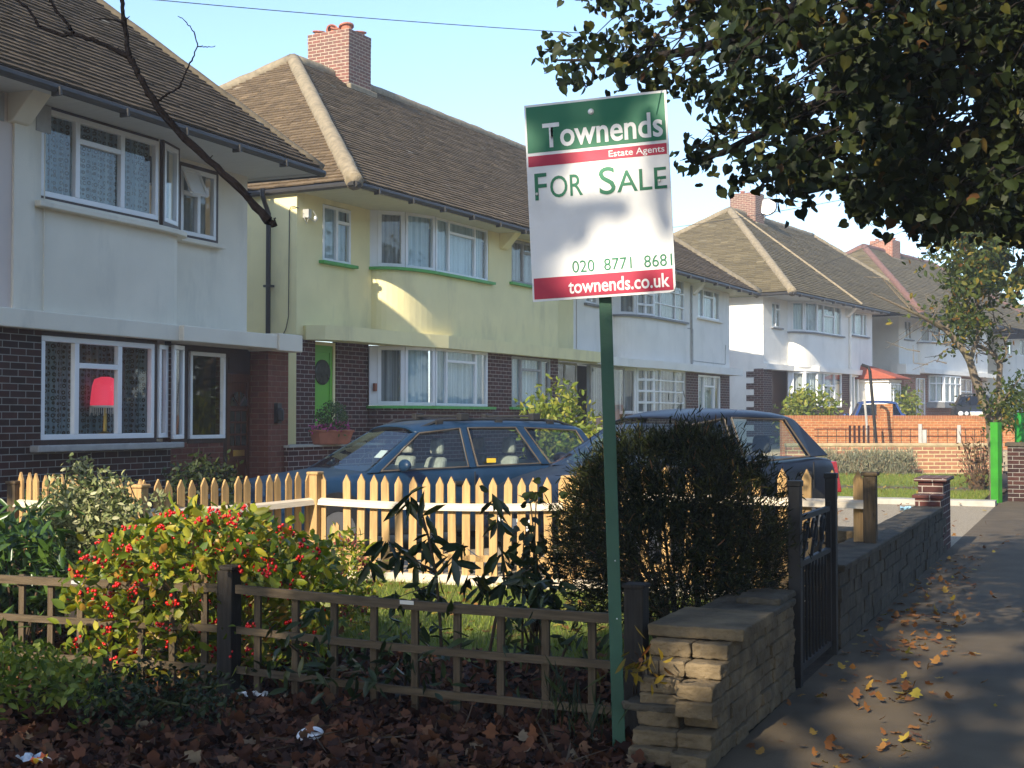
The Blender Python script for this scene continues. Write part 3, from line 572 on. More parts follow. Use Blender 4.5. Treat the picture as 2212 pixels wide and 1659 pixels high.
window(C, (.62, 6.9), (.62, 8.72), 4.67, 5.57, [(.25, []), (.5, []), (.25, [])], curtain=m_net, sill=m_lead)
bracket(C, .62, 6.4, 5.62, m_white)
slab(C, [(.0, .0), (.02, 1.0), (.1, 2.2), (.35, 2.7), (.60, 3.3), (.63, 9.32)], .12, 3.17, 3.36, m_white)
m = MB(); wall(m, (0, -.001), (0, .7), .4, 3.19); wall(m, (-.35, -.004), (0, -.004), .4, 3.19)
for i in range(7): m.box(-.62, -.35, -.01, .3, .5 + i * .4, .7 + i * .4)
wall(m, (.62, 5.83), (.62, 6.72), .4, 3.19); strip(m, cvC, .4, 1.9); wall(m, (.62, 3.45), (.62, 5.83), .4, 1.9); m.build('brick_wall', m_brickmaroon, C)
m = MB(); m.box(-.4, -.3, .7, 2.25, .4, 3.19); m.box(-.45, -.4, .7, 9.3, .4, 3.2); m.build('door', m_redwood, C)
m = MB(); m.box(-.3, -.2, .7, .9, .4, 3.19); m.build('door_frame', m_white, C)
bay_windows(C, 0, 1.92, 3.17, 5.83, m_net, cols=[(.25, []), (.45, [.62]), (.3, [])])
m = MB(); m.tube([(.68, 6.62, 5.5), (.68, 6.62, .5)], .05, 6); m.build('downpipe', m_white, C)
window(C, (.62, 6.75), (.62, 8.7), 1.6, 3.15, [(.25, []), (.25, []), (.25, []), (.25, [])], curtain=m_net)
# porch
m = MB(); m.box(.0, 1.7, 7.9, 9.25, .5, 2.9); m.build('porch', m_white, C)
window(C, (1.72, 7.95), (1.72, 9.2), .6, 2.85, [(.3, [.4]), (.4, [.45]), (.3, [.4])], curtain=m_netdark, n0=-.01, n1=.05)
m = MB(); m.hexa([(2.05, 7.65, 3.02), (2.05, 9.6, 3.02), (-.2, 9.6, 3.02), (-.2, 7.65, 3.02), (2.05, 7.65, 3.06), (2.05, 9.6, 3.06), (-.2, 9.1, 3.85), (-.2, 8.1, 3.85)]); m.build('porch_roof', m_redtile, C)
m = MB(); m.box(.1, 1.75, 7.8, 9.35, 2.9, 3.0); m.build('fascia', m_white, C)
downpipe(C, -1.4, -.02, .4, 5.66)
eaves(C, -.4, 9.5, 1.2, 5.7, 5.61, m_fascia, near=True, far=True)
roof(C, -.4, 9.6, 4.9, 5.3, 1.2, -3.8, 5.7, 9.72, m_tiles['C'], tw=.3, g=.15, hr=.14) if False else None
roof(C, -.4, 21, 6.2, 15, 1.2, -4.0, 5.7, 9.72, m_tiles['C'], tw=.3, g=.15, hr=.15, far=True)
m = MB(); m.tube([(1.2, 6.45, 5.76), (-4.0, 6.45, 9.76)], .05, 5); m.build('verge', m_hip, C)
ch = chimney(C, -4.6, -3.5, 7.57, 8.45, 8.6, 10.57, [(-4.2, 7.9, .1, .1, .12), (-3.8, 8.1, .1, .1, .1)])
m = MB(); mt = Matrix.Rotation(R(75), 4, 'X') @ Matrix.Rotation(R(15), 4, 'Y')
m.lathe([(.001, .09), (.2, .06), (.38, .0), (.4, .0), (.2, .045), (.001, .07)], (-3.3, 8.3, 10.05), 20, 'z', mt); m.tube([(-3.3, 8.3, 10.0), (-3.45, 8.3, 9.5)], .025, 6); m.build('satellite_dish', m_steel, ch, smooth=True)
# ----------------------------------------------------------------- HOUSE D
D = empty('house', (-7.55, 58.94, 0), 14, 'white rendered house with red brick porch wall, beyond the one with the dish', 'house', 'houses along the street')
zB, zt = 3.6, 6.0
m, cvD = half_upper(D, 0, m_white, zB, zt, (.7, 1.55, 4.98, 5.84), (4.93, 6.0), (7.6, 9.1, 5.05, 5.9), m_lead, end=9.9)
wall(m, (-8, 0), (0, 0), 3.4, zt); m.poly([(.62, 9.9, 0), (-8, 9.9, 0), (-8, 9.9, zt), (.62, 9.9, zt)]); m.build('wall', m_white, D)
sill_bay(D, 0, 4.93, m_lead, 6.0); bay_windows(D, 0, 4.935, 6.0, 5.98, m_netdark, cols=[(.25, []), (.45, [.62]), (.3, [])], cn=m_netdark)
window(D, (0, .7), (0, 1.55), 5.0, 5.83, [(.5, []), (.5, [])], curtain=m_netdark, sill=m_lead); window(D, (.62, 7.6), (.62, 9.1), 5.06, 5.89, [(.5, []), (.5, [])], curtain=m_netdark, sill=m_lead)
slab(D, [(.3, -.9), (.62, -.9), (.62, 0.7)], .05, 3.42, 3.85, m_white); slab(D, [(.62, .7), (.63, 10.4)], .25, 3.5, 3.7, m_white)
m = MB(); wall(m, (-8, 0), (.1, 0), .6, 3.45); wall(m, (.1, -.001), (.1, .7), .6, 3.45); m.box(-1.2, .5, -.7, .6, .6, 3.43); wall(m, (.35, .6), (.35, 9.9), .6, 3.55); m.build('brick_wall', m_brickred, D)
window(D, (.36, 1.0), (.36, 2.0), 1.1, 3.3, [(.35, []), (.65, [.5])], curtain=m_netdark, n0=-.01, n1=.05)
window(D, (.40, 2.4), (.78, 3.2), 2.25, 3.45, [(.5, [.7]), (.5, [.7])], curtain=m_net, n0=-.01, n1=.05); window(D, (.8, 3.25), (.8, 5.4), 2.25, 3.45, [(.33, [.7]), (.33, [.7]), (.33, [.7])], curtain=m_net, n0=-.01, n1=.05)
m = MB(); m.prism([(.35, 2.3), (.9, 3.1), (.9, 5.5), (.35, 5.6)], 2.0, 2.24); m.build('sill', m_lead, D)
window(D, (.36, 6.6), (.36, 8.2), 1.4, 3.4, [(.5, [.7]), (.5, [.7])], curtain=m_net, n0=-.01, n1=.05)
downpipe(D, -2.4, -.02, 2.8, 6.0)
eaves(D, -.5, 10.4, 1.2, 6.06, 5.98, m_fascia, near=True, far=True)
roof(D, -.5, 21, 5.8, 15, 1.2, -4.0, 6.06, 9.95, m_tiles['C'], hipmat=m_hipred, tw=.35, g=.18, hr=.16)
chimney(D, -4.7, -3.5, 8.24, 9.3, 8.8, 10.5, [(-4.4, 8.5, .1, .12, .1), (-4.0, 8.6, .1, .12, .1), (-3.7, 8.9, .1, .1, .15)], m_brickred)
# ----------------------------------------------------------------- HOUSE E
Eh = empty('house', (-4.7, 79, 0), 17, 'white house at the far end of the row, mostly hidden by tree leaves', 'house', 'houses along the street')
m = MB(); wall(m, (-8, 0), (0, 0), 0, 6.3); wall(m, (0, 0), (0, 11), 0, 6.3, [(.9, 2.2, 5.2, 6.1), (3.4, 6, 5.2, 6.2), (1, 2.2, 1.5, 3.6), (3.4, 6, 2.0, 3.6)], .12); m.build('wall', m_white, Eh)
window(Eh, (0, .9), (0, 2.2), 5.2, 6.1, [(.5, []), (.5, [])], curtain=m_netdark); window(Eh, (0, 3.4), (0, 6), 5.2, 6.2, L3, curtain=m_netdark); window(Eh, (0, 3.4), (0, 6), 2.0, 3.6, L3, curtain=m_netdark); window(Eh, (0, 1), (0, 2.2), 1.5, 3.6, [(1, [.6])], curtain=m_netdark)
eaves(Eh, -.4, 11.3, 1.0, 6.4, 6.3, m_fascia, near=True); roof(Eh, -.4, 12, 5, 7, 1.0, -4, 6.4, 10.2, m_tiles['C'], tw=.4, g=.2)
m = MB(); mt = Matrix.Rotation(R(80), 4, 'X'); m.lathe([(.001, .09), (.2, .06), (.38, .0), (.2, .045), (.001, .07)], (-1.3, -.25, 5.5), 18, 'z', mt); m.tube([(-1.3, -.2, 5.5), (-1.3, 0, 5.45)], .03, 5); m.build('satellite_dish', m_steel, Eh, smooth=True)
# ================================================================= GROUND
def sheet(name, pts, z, mat, kind='structure'):
    m = MB(); m.poly([(p[0], p[1], z) for p in pts]); return tag(m.build(name, mat), kind=kind)
m_soil = M('dark garden soil', (.04, .028, .018), .95, .4, 5, .8, 25)
m_asph = M('grey asphalt', (.105, .079, .049), .9, .2, 3, .5, 220, stain=((.055, .047, .04), .8, .7, (1, 1, 1)))
m_gravel = M('pale gravel', (.30, .25, .18), .95, .45, 45, 1.0, 60)
m_lawn = M('lawn earth', (.12, .15, .03), .95, .4, 6, .6, 40)
m_kerb = M('pale concrete', (.38, .36, .31), .9, .15, 6, .3, 60, stain=((.16, .15, .12), 2, .6, (1, 1, 1)))
m_block = M('buff concrete block', (.15, .11, .062), .95, .4, 5, 1.0, 45, stain=((.06, .05, .035), 4, .85, (1, 1, 1)))
m_blockdark = M('grey buff block', (.075, .062, .043), .95, .4, 5, 1.0, 45, stain=((.03, .027, .02), 4, .85, (1, 1, 1)))
m_wood = M('fresh sawn fence wood', (.44, .275, .115), .75, .22, 4, .25, 30, streak=(9, 9, .8), stain=((.24, .13, .05), 5, .7, (6, 6, .5)))
m_woodcap = M('pale sawn rail', (.62, .53, .40), .75, .15, 4, .2, 30, streak=(.8, .8, 9))
m_trellis = M('weathered brown timber', (.10, .072, .042), .85, .35, 5, .5, 40, streak=(1, 1, 14))
m_trellisv = M('weathered brown timber upright', (.09, .064, .037), .85, .35, 5, .5, 40, streak=(14, 14, 1))
m_postdark = M('dark brown timber post', (.03, .024, .018), .85, .35, 5, .5, 40, streak=(14, 14, 1))
m_iron = M('black painted iron', (.008, .008, .009), .6, .3, 8, .2, 80, spec=.4)
m_greensteel = M('dark green painted post', (.025, .085, .05), .5, .15, 5, .15, 60, spec=.4)
sheet('ground', [(-200, -150), (200, -150), (200, 600), (-200, 600)], -.02, m_soil)
sheet('pavement', [(-1.5, -30), (2.6, -30), (2.6, 160), (-1.5, 160)], .004, m_asph)
m = MB(); m.box(2.6, 2.75, -30, 160, -.12, .014); tag(m.build('kerb', m_kerb), kind='structure')
sheet('road', [(2.75, -30), (10, -30), (10, 160), (2.75, 160)], -.012, M('road asphalt', (.06, .06, .062), .9, .2, 3, .4, 200))
sheet('driveway', [(-16, 10.95), (-1.9, 10.95), (-1.5, 16.2), (-1.5, 24.6), (-16, 24.6)], -.004, m_gravel)
sheet('front_lawn', [(-6.9, 7.4), (-1.95, 7.4), (-1.95, 10.75), (-6.6, 10.75)], -.004, m_lawn)
m = MB(); m.box(-6.5, -1.5, 24.0, 24.45, -.1, .09); tag(m.build('lawn_edging', m_kerb), kind='structure')
sheet('verge_lawn', [(-14, 24.45), (-1.75, 24.45), (-2.2, 37.6), (-14, 36)], .01, m_lawn)
sheet('garden_path', [(-9, 28.1), (-1.6, 28.3), (-1.6, 29.9), (-9, 29.7)], .016, m_asph)
m = MB(); q = [(-14, 38.2, -.3), (-1.7, 41.2, -.3), (-1.7, 120, -.3), (-30, 120, -.3)]; zz = [.55, .55, 1.6, 1.6]
m.add(q + [(a[0], a[1], z) for a, z in zip(q, zz)], [(0, 1, 5, 4), (1, 2, 6, 5), (2, 3, 7, 6), (3, 0, 4, 7), (4, 5, 6, 7)]); tag(m.build('forecourt', m_gravel), kind='structure')
# grass ------------------------------------------------------------------
def inpoly(x, y, P):
    c = np.zeros(x.shape, bool); j = len(P) - 1
    for i in range(len(P)):
        xi, yi, xj, yj = *P[i][:2], *P[j][:2]
        c ^= ((yi > y) != (yj > y)) & (x < (xj - xi) * (y - yi) / (yj - yi + 1e-12) + xi); j = i
    return c
def scatter(n, P):
    P = [tuple(p) for p in P]; xs = [p[0] for p in P]; ys = [p[1] for p in P]
    x = np.random.uniform(min(xs), max(xs), n); y = np.random.uniform(min(ys), max(ys), n); k = inpoly(x, y, P)
    return np.stack([x[k], y[k], np.zeros(k.sum())], 1)
m_grass = ISL('grass blades', [(0, (.09, .14, .022)), (.5, (.17, .23, .036)), (.85, (.26, .29, .055)), (1, (.33, .27, .11))], .6, .2, .25)
UPV = np.array([0, 0, 1.6])
g = scatter(30000, [(-6.9, 7.6), (-2.0, 7.6), (-2.0, 10.6), (-6.5, 10.6)])
tag(leaves('front_lawn_grass', m_grass, g, .06, 'blade', aim=np.repeat(UPV[None], len(g), 0)), kind='stuff')
g = np.concatenate([scatter(26000, [(-9, 24.5), (-1.8, 24.5), (-1.8, 28.0), (-9, 28.0)]), scatter(26000, [(-9, 30), (-1.9, 30), (-2.2, 36.6), (-8, 34.5)])]); g[:, 2] = .01
tag(leaves('verge_grass', m_grass, g, .085, 'blade', aim=np.repeat(UPV[None], len(g), 0)), kind='stuff')

# ================================================================= GARDEN WALL, GATE
gw = empty('garden_wall', (-1.5, 5.5, 0), 0, 'low crumbling concrete block wall with capped end pillar, nearest the camera', 'wall')
def blockrun(mb, x0, x1, y0, y1, z0, z1, L=.3, jx=.008):
    y = y0
    while y < y1 - .01:
        e = min(y + L * random.uniform(.85, 1.15), y1); dx = random.uniform(-jx, jx); e = y1 if y1 - e < .08 else e
        mb.box(x0, x1 + dx, y + .002, e - .002, z0 + .0015, z1 - .0015); y = e
ends = [(.30, -.06), (.24, .10), (.33, .30), (.12, .06), (.30, .35), (.36, .36)]   # toothed broken end, per course (outer, inner)
m = MB(); N = 7; hh = .485 / N
for i in range(N):
    z0, z1 = i * hh, (i + 1) * hh; eo, ei = [(-.05, .0), (.06, .05), (.17, .12), (.03, .15), (.06, .16), (.20, .20), (.31, .30)][i]
    blockrun(m, -.16, -.002, eo, 1.8, z0, z1, .32 if i % 2 else .26); blockrun(m, -.36, -.165, ei, 1.8, z0, z1, .24 if i % 2 else .33)
roughen(m.build('blocks', m_block, gw, bevel=.008))
mm_ = MB(); mm_.box(-.34, -.02, .4, 1.78, 0, .48); mm_.build('core', m_blockdark, gw)
m = MB(); m.box(-.40, .055, .40, 1.02, .49, .545); roughen(m.build('pillar_cap', m_block, gw, bevel=.008), 4, .012)
m = MB(); m.box(-.38, .02, 1.03, 1.75, .485, .52); roughen(m.build('coping', m_blockdark, gw, bevel=.01), 4, .02)
m = MB(); m.box(-.43, -.13, .12, .42, .20, .235); roughen(m.build('ledge_slab', m_blockdark, gw, bevel=.008))
m = MB(); m.box(-.24, .0, 1.42, 1.82, .515, .555); roughen(m.build('gate_pillar', m_blockdark, gw, bevel=.012))
gw2 = empty('garden_wall', (-1.5, 8.75, 0), 0, 'low dark block wall beyond the iron gate stepping up to a capped end pillar', 'wall')
m = MB()
for i in range(5): blockrun(m, -.24, 0, 0, 6.9, i * .1, (i + 1) * .1 - .002, .3)
m.box(-.22, -.02, .02, 6.9, 0, .48); roughen(m.build('blocks', m_blockdark, gw2, bevel=.006), 2, .015)
m = MB(); m.box(-.28, .03, 0, 6.3, .5, .545); roughen(m.build('coping', m_blockdark, gw2, bevel=.01), 5, .02)
m = MB(); m.box(-.27, 0, 6.3, 6.6, .5, .63); m.box(-.30, .03, 6.28, 6.6, .63, .665); m.box(-.27, 0, 6.6, 7.4, 0, .80); m.box(-.31, .04, 6.56, 7.44, .80, .84); m.build('pillar', m_brickmaroon, gw2, bevel=.006)
gw3 = empty('garden_wall', (-2.85, 10.75, 0), 0, 'short stub of block wall with a thick pale coping behind the wooden fence end', 'wall')
m = MB(); m.box(.3, 1.08, .1, .45, 0, .5); m.build('blocks', m_blockdark, gw3, bevel=.01); m = MB(); m.box(.22, 1.1, .05, .5, .503, .6); m.build('coping', m_block, gw3, bevel=.012)
gt = empty('gate', (-1.52, 7.42, 0), 0, 'black wrought iron garden gate with scrolls between square posts', 'gate')
for y in (0, 1.12):
    m = MB(); m.box(-.034, .034, y - .034, y + .034, 0, 1.12); m.box(-.04, .04, y - .04, y + .04, 1.12, 1.155); m.build('post', m_iron, gt, bevel=.005)
m = MB(); m.box(-.015, .015, .08, 1.04, .07, .10); m.box(-.015, .015, .08, 1.04, .66, .69); m.box(-.015, .015, .08, 1.04, .92, .95)
m.box(-.015, .015, .08, .11, .05, .98); m.box(-.015, .015, 1.01, 1.04, .05, .98)
for i in range(1, 9): m.tube([(0, .11 + .1 * i, .08), (0, .11 + .1 * i, .67)], .008, 6)
m.build('frame', m_iron, gt)
m = MB()
for yc, s in ((.3, 1), (.56, -1), (.82, 1)):
    m.tube([(0, yc + s * .1 * math.cos(a) * (1 - a / 9), .80 + .12 * math.sin(a) * (1 - a / 9)) for a in [k * .45 for k in range(14)]], .010, 6)
    m.tube([(0, yc - .1, .69), (0, yc, .80), (0, yc + .1, .92)], .010, 6)
m.build('scrolls', m_iron, gt)

# ================================================================= PICKET FENCE
pf = empty('picket_fence', (-6.75, 10.7, 0), 0, 'new unpainted pointed picket fence round the sunny front lawn', 'fence')
def pk(mb, p, d, z0, z1, w=.076, t=.02, lean=0, tip=.075, broken=False):
    o = Vector((d.y, -d.x)); ax = lambda u, n, z: (p.x + d.x * (u + lean * (z - z0)) + o.x * n, p.y + d.y * (u + lean * (z - z0)) + o.y * n, z)
    h = w / 2
    if broken: pr = [(-h, z0), (h, z0), (h, z1 - .03), (h * .3, z1), (0, z1 - .05), (-h * .5, z1 - .01), (-h, z1 - .06)]
    else: pr = [(-h, z0), (h, z0), (h, z1 - tip), (0, z1), (-h, z1 - tip)]
    k = len(pr); mb.add([ax(u, 0, z) for u, z in pr] + [ax(u, -t, z) for u, z in pr], [tuple(range(k)), tuple(range(k, 2 * k))[::-1]] + [(i, k + i, k + (i + 1) % k, (i + 1) % k) for i in range(k)])
off = Vector((-6.75, 10.7))
def fence_run(a, b, zr, n, zg=.06, ztop=None, skip=(), brk=(), sag=0, over=.25):
    a, b = Vector(a) - off, Vector(b) - off; d = (b - a).normalized(); L = (b - a).length; o = Vector((d.y, -d.x))
    for i in range(n):
        if i in skip: continue
        m = MB(); t = (i + .5) / n; zs = -sag * math.sin(math.pi * t); top = zr + over + zs + random.uniform(-.012, .012)
        pk(m, a + d * (L * t) - o * .022, d, zg, zr - .22 if i in brk else top, lean=random.uniform(-.02, .02), broken=i in brk); m.build('picket', m_wood, pf)
    m = MB(); k = 8
    for i in range(k):
        za, zb_ = zr - sag * math.sin(math.pi * i / k), zr - sag * math.sin(math.pi * (i + 1) / k); p, q = a + d * (L * i / k), a + d * (L * (i + 1) / k)
        P = lambda v, nn, z: (v.x + o.x * nn, v.y + o.y * nn, z)
        m.hexa([P(p, -.02, za - .055), P(p, .04, za - .055), P(q, .04, zb_ - .055), P(q, -.02, zb_ - .055), P(p, -.02, za + .01), P(p, .028, za - .008), P(q, .028, zb_ - .008), P(q, -.02, zb_ + .01)])
    m.build('rail', m_woodcap, pf)
    m = MB(); m.bar(a, b, 0, L, -.055, -.022, .2, .26); m.build('rail', m_wood, pf)
    m = MB(); m.bar(a, b, .02, L - .02, -.06, .03, -.02, .075); m.build('gravel_board', m_woodcap, pf, bevel=.006)
def fpost(p, h, w=.095, mat=None):
    p = Vector(p) - off; m = MB(); m.box(p.x - w / 2, p.x + w / 2, p.y - w / 2, p.y + w / 2, 0, h - .03); o = m.build('post', mat or m_wood, pf, bevel=.006)
    m = MB(); m.box(p.x - w * .66, p.x + w * .66, p.y - w * .66, p.y + w * .66, h - .03, h); m.build('post_cap', mat or m_wood, o, bevel=.01)
P0, P1, P2, P4, P3 = (-6.75, 10.72), (-4.24, 10.93), (-1.56, 10.45), (-7.2, 8.75), (-9.1, 9.3)
fence_run(P4, P0, .745, 16, sag=.02); fence_run(P0, P1, .745, 19, skip=(), brk=(1,), sag=.03); fence_run(P1, P2, .86, 13, zg=.1, over=.24); fence_run(P3, P4, .75, 15)
fpost(P0, 1.0); fpost(P1, 1.0); fpost(P2, 1.09, mat=m_trellisv); fpost(P3, .93, mat=m_trellisv); fpost(P4, .96)

# ================================================================= TRELLIS FENCE
tf = empty('trellis_fence', (-4.31, 5.98, 0), 0, 'low weathered square trellis fence with dark posts across the front', 'fence')
def tpanel(xa, xb, ya, yb, za, zb, n, first=0):
    d = Vector((xb - xa, yb - ya)).normalized(); L = math.hypot(xb - xa, yb - ya); a = Vector((xa + 4.31, ya - 5.98)); b = a + d * L
    for k, dz in enumerate((0, -.225, -.44)):
        m = MB(); seg = 10
        for i in range(seg):
            u0, u1 = L * i / seg, L * (i + 1) / seg; z0 = za + (zb - za) * i / seg + dz - .012 * math.sin(math.pi * i / seg); z1 = za + (zb - za) * (i + 1) / seg + dz - .012 * math.sin(math.pi * (i + 1) / seg)
            o = Vector((d.y, -d.x)); P = lambda u, nn, z: (a.x + d.x * u + o.x * nn, a.y + d.y * u + o.y * nn, z); h = .046 if k == 0 else .038; t = .03 if k == 0 else .02
            m.hexa([P(u0, 0, z0 - h), P(u0, t, z0 - h), P(u1, t, z1 - h), P(u1, 0, z1 - h), P(u0, 0, z0), P(u0, t, z0), P(u1, t, z1), P(u1, 0, z1)])
        m.build('rail', m_trellis, tf)
    for i in range(n):
        u = L * (i + .5 + first) / n; m = MB(); z = za + (zb - za) * u / L
        m.bar(a, b, u - .019, u + .019, -.021, -.001, .0 + random.uniform(-.02, .03), z - .005); m.build('stile', m_trellisv, tf)
    return a, b
a, b = tpanel(-4.25, -2.08, 5.98, 5.96, .60, .575, 9)
m = MB(); m.bar(a, b, 1.02, 1.10, .032, .035, .557, .577); m.build('maker_plate', m_steel, tf)
a, b = tpanel(-6.9, -4.37, 5.88, 5.98, .59, .60, 12)
m = MB(); m.bar(a, b, 1.55, 1.63, .032, .035, .556, .576); m.build('maker_plate', m_steel, tf)
for x, y, h in ((-4.31, 5.98, .70), (-1.98, 5.98, .72), (-6.95, 5.88, .68)):
    m = MB(); m.box(x + 4.31 - .048, x + 4.31 + .048, y - 5.98 - .048, y - 5.98 + .048, -.05, h - .02); p = m.build('post', m_postdark, tf, bevel=.006)
    m = MB(); m.box(x + 4.31 - .056, x + 4.31 + .056, y - 5.98 - .056, y - 5.98 + .056, h - .02, h); m.build('post_cap', m_postdark, p, bevel=.006)

# ================================================================= FOR SALE SIGN
TL, TR, BRc, BL = AT(1133, 228.5, 6.10), AT(1441, 194.5, 5.92), AT(1458.6, 631, 5.92), AT(1151, 653, 6.10)
sg = empty('for_sale_sign', (-1.96, 5.72, 0), 0, 'estate agent for sale board in green, white and crimson on a leaning dark green post', 'sign')
sg_o = Vector((-1.96, 5.72, 0))
ex = ((TR - TL) + (BRc - BL)) / 2; ey = ((TL - BL) + (TR - BRc)) / 2; nrm = ex.cross(ey).normalized(); ey = nrm.cross(ex).normalized() * ey.length
ctr = (TL + TR + BRc + BL) / 4; org = ctr - ex / 2 - ey / 2 - sg_o
bp_ = lambda u, v, n: org + ex * u + ey * (1 - v) + nrm * n
def bslab(mb, u0, u1, v0, v1, n0, n1): mb.hexa([bp_(u0, v1, n1), bp_(u1, v1, n1), bp_(u1, v1, n0), bp_(u0, v1, n0), bp_(u0, v0, n1), bp_(u1, v0, n1), bp_(u1, v0, n0), bp_(u0, v0, n0)])
m_bw = M('white sign board', (.78, .77, .75), .38, .04, 3, .1, 3, spec=.45, stain=((.6, .58, .53), 3, .5, (1, 1, 1)))
m_sg = M('sign green', (.004, .15, .07), .38, .08, 3, .1, 3, spec=.4); m_sr = M('sign crimson', (.42, .012, .05), .38, .08, 3, .1, 3, spec=.4)
m = MB(); c = .02
pr = [(0, 0), (1, 0), (1, 1 - c * 1.5), (1 - c * .6, 1 - c * .4), (1 - c * 2, 1), (0, 1)]
m.add([bp_(u, v, .004) for u, v in pr] + [bp_(u, v, -.004) for u, v in pr], [tuple(range(6))[::-1], tuple(range(6, 12))] + [(i, 6 + i, 6 + (i + 1) % 6, (i + 1) % 6) for i in range(6)]); bd = m.build('board', m_bw, sg)
m = MB(); bslab(m, .013, .985, .012, .246, .004, .0055); m.build('green_panel', m_sg, bd)
m = MB(); bslab(m, .013, .985, .262, .316, .004, .0055); m.build('crimson_strip', m_sr, bd)
m = MB(); bslab(m, .013, .985, .882, .988, .004, .0055); m.build('crimson_strip', m_sr, bd)
def text(s, name, mat, par, u0, u1, v0, v1, n=.0062, bold=.012, to=None, sp=1.0):
    cu = bpy.data.curves.new(name, 'FONT'); cu.body = s; cu.offset = bold; cu.space_character = sp; cu.resolution_u = 4
    to_ = bpy.data.objects.new(name, cu); COL.objects.link(to_); bpy.context.view_layer.update()
    me = bpy.data.meshes.new_from_object(to_.evaluated_get(bpy.context.evaluated_depsgraph_get())); bpy.data.objects.remove(to_)
    xs = [v.co.x for v in me.vertices]; ys = [v.co.y for v in me.vertices]; x0, x1, y0, y1 = min(xs), max(xs), min(ys), max(ys)
    f = to or bp_
    for v in me.vertices: v.co = f(u0 + (u1 - u0) * (v.co.x - x0) / (x1 - x0), v1 + (v0 - v1) * (v.co.y - y0) / (y1 - y0), n)
    return finish(me, name, mat, par)
text('Townends', 'lettering', m_bw, bd, .125, .965, .103, .228, bold=.018)
text('Estate Agents', 'lettering', m_bw, bd, .585, .97, .272, .314, bold=.008)
text('F', 'lettering', m_sg, bd, .052, .138, .352, .488, bold=.004); text('OR', 'lettering', m_sg, bd, .162, .392, .372, .482, bold=.004)
text('S', 'lettering', m_sg, bd, .508, .622, .352, .49, bold=.004); text('ALE', 'lettering', m_sg, bd, .632, .975, .378, .485, bold=.004)
text('020  8771  8681', 'lettering', m_sg, bd, .292, .985, .808, .868, bold=.0)
text('townends.co.uk', 'lettering', m_bw, bd, .258, .962, .902, .972, bold=.016)
for u, v in ((.475, .068), (.065, .455), (.925, .445)):
    m = MB(); Q = Matrix((ex.normalized(), ey.normalized(), nrm)).transposed().to_4x4(); m.lathe([(.014 if v < .1 else .007, 0), (.014 if v < .1 else .007, .003), (.006, .006)], bp_(u, v, .0055), 14, 'z', Q); m.build('bolt', m_steel, bd)
# post: square, leaning left, carries on behind the board
tp, bt = AT(1297, 300, 6.06) - sg_o, AT(1339, 1622, 5.98) - sg_o; bt.z = -.1
ax = (tp - bt).normalized(); rx_ = Vector((math.cos(R(20)), math.sin(R(20)), 0)); rx_ = (rx_ - ax * rx_.dot(ax)).normalized(); ry = ax.cross(rx_)
tp = tp + ry * .05
m = MB(); w = .029; m.hexa([bt - rx_ * w - ry * w, bt + rx_ * w - ry * w, bt + rx_ * w + ry * w, bt - rx_ * w + ry * w, tp - rx_ * w - ry * w, tp + rx_ * w - ry * w, tp + rx_ * w + ry * w, tp - rx_ * w + ry * w]); m.build('post', m_greensteel, sg, bevel=.003)
m = MB()
for f in (.24, .33): m.ell(bt.lerp(tp, f) - ry * .03 + rx_ * .008, (.004, .004, .004), 6, 4)
m.build('screw', m_steel, sg)

# ================================================================= FAR BRICK WALLS, POSTS
def ONZ(px, py, d, z): p = AT(px, py, d); return Vector((p.x, p.y, z))
a, b = AT(1700, 960, 36.3), AT(2165, 960, 36.6)
fw_ = empty('brick_wall', (a.x, a.y, 0), 0, 'low salmon brick garden wall with pale coping behind the lavender hedge', 'wall'); p1 = (b.x - a.x, b.y - a.y); L = math.hypot(*p1)
m = MB(); m.bar((0, 0), p1, 0, L, -.22, 0, -.1, .75); m.build('bricks', m_frontbrick, fw_)
m = MB(); m.bar((0, 0), p1, -.02, L + .02, -.25, .03, .75, .83); m.build('coping', M('sandy coping', (.42, .33, .2), .9, .2, 5, .3, 50), fw_, bevel=.01)
ra = empty('railing', (a.x, a.y, 0), 0, 'thin black iron railing standing on the low salmon brick wall', 'railing')
m = MB(); d_ = Vector(p1).normalized(); o_ = Vector((d_.y, -d_.x))
pt = lambda u, z: (d_.x * u - o_.x * .11, d_.y * u - o_.y * .11, z)
for z in (1.02, 1.22): m.tube([pt(.8, z), pt(L, z)], .013, 4)
u = .9
while u < L: m.tube([pt(u, .83), pt(u, 1.23)], .010, 4); u += .26
m.build('bars', m_iron, ra)
for u, h, w in ((3.78, 1.36, .05), (4.88, 1.33, .05), (3.9, 1.2, .06)):
    m = MB(); m.box(pt(u, 0)[0] - w, pt(u, 0)[0] + w, pt(u, 0)[1] - w, pt(u, 0)[1] + w, .83, h); m.build('post', m_greypaint, ra, bevel=.01)
m = MB()
for i in range(5): m.bar((pt(1.75, 0)[0], pt(1.75, 0)[1]), (pt(2.4, 0)[0], pt(2.4, 0)[1]), i * .13, i * .13 + .06, .04, .06, .83, 1.32)
m.build('slatted_panel', m_brownwood, ra)
a, b = AT(1690, 960, 39.0), AT(2230, 960, 40.0)
ow = empty('brick_wall', (a.x, a.y, 0), 0, 'long orange brick wall with a raised pier in front of the parked cars', 'wall'); p1 = (b.x - a.x, b.y - a.y); L = math.hypot(*p1)
m = MB(); m.bar((0, 0), p1, 0, L, -.22, 0, -.1, 1.50); m.build('bricks', m_orange, ow)
m = MB(); m.bar((0, 0), p1, 0, L, -.225, .006, 1.50, 1.605); m.build('coping', BR('brick on edge', (.34, .12, .05), (.28, .10, .045), (.4, .28, .15), w=.08, h=.3), ow)
u = 3.05; m = MB(); m.bar((0, 0), p1, u, u + .36, -.30, .05, -.1, 1.95); m.build('pier', m_orange, ow)
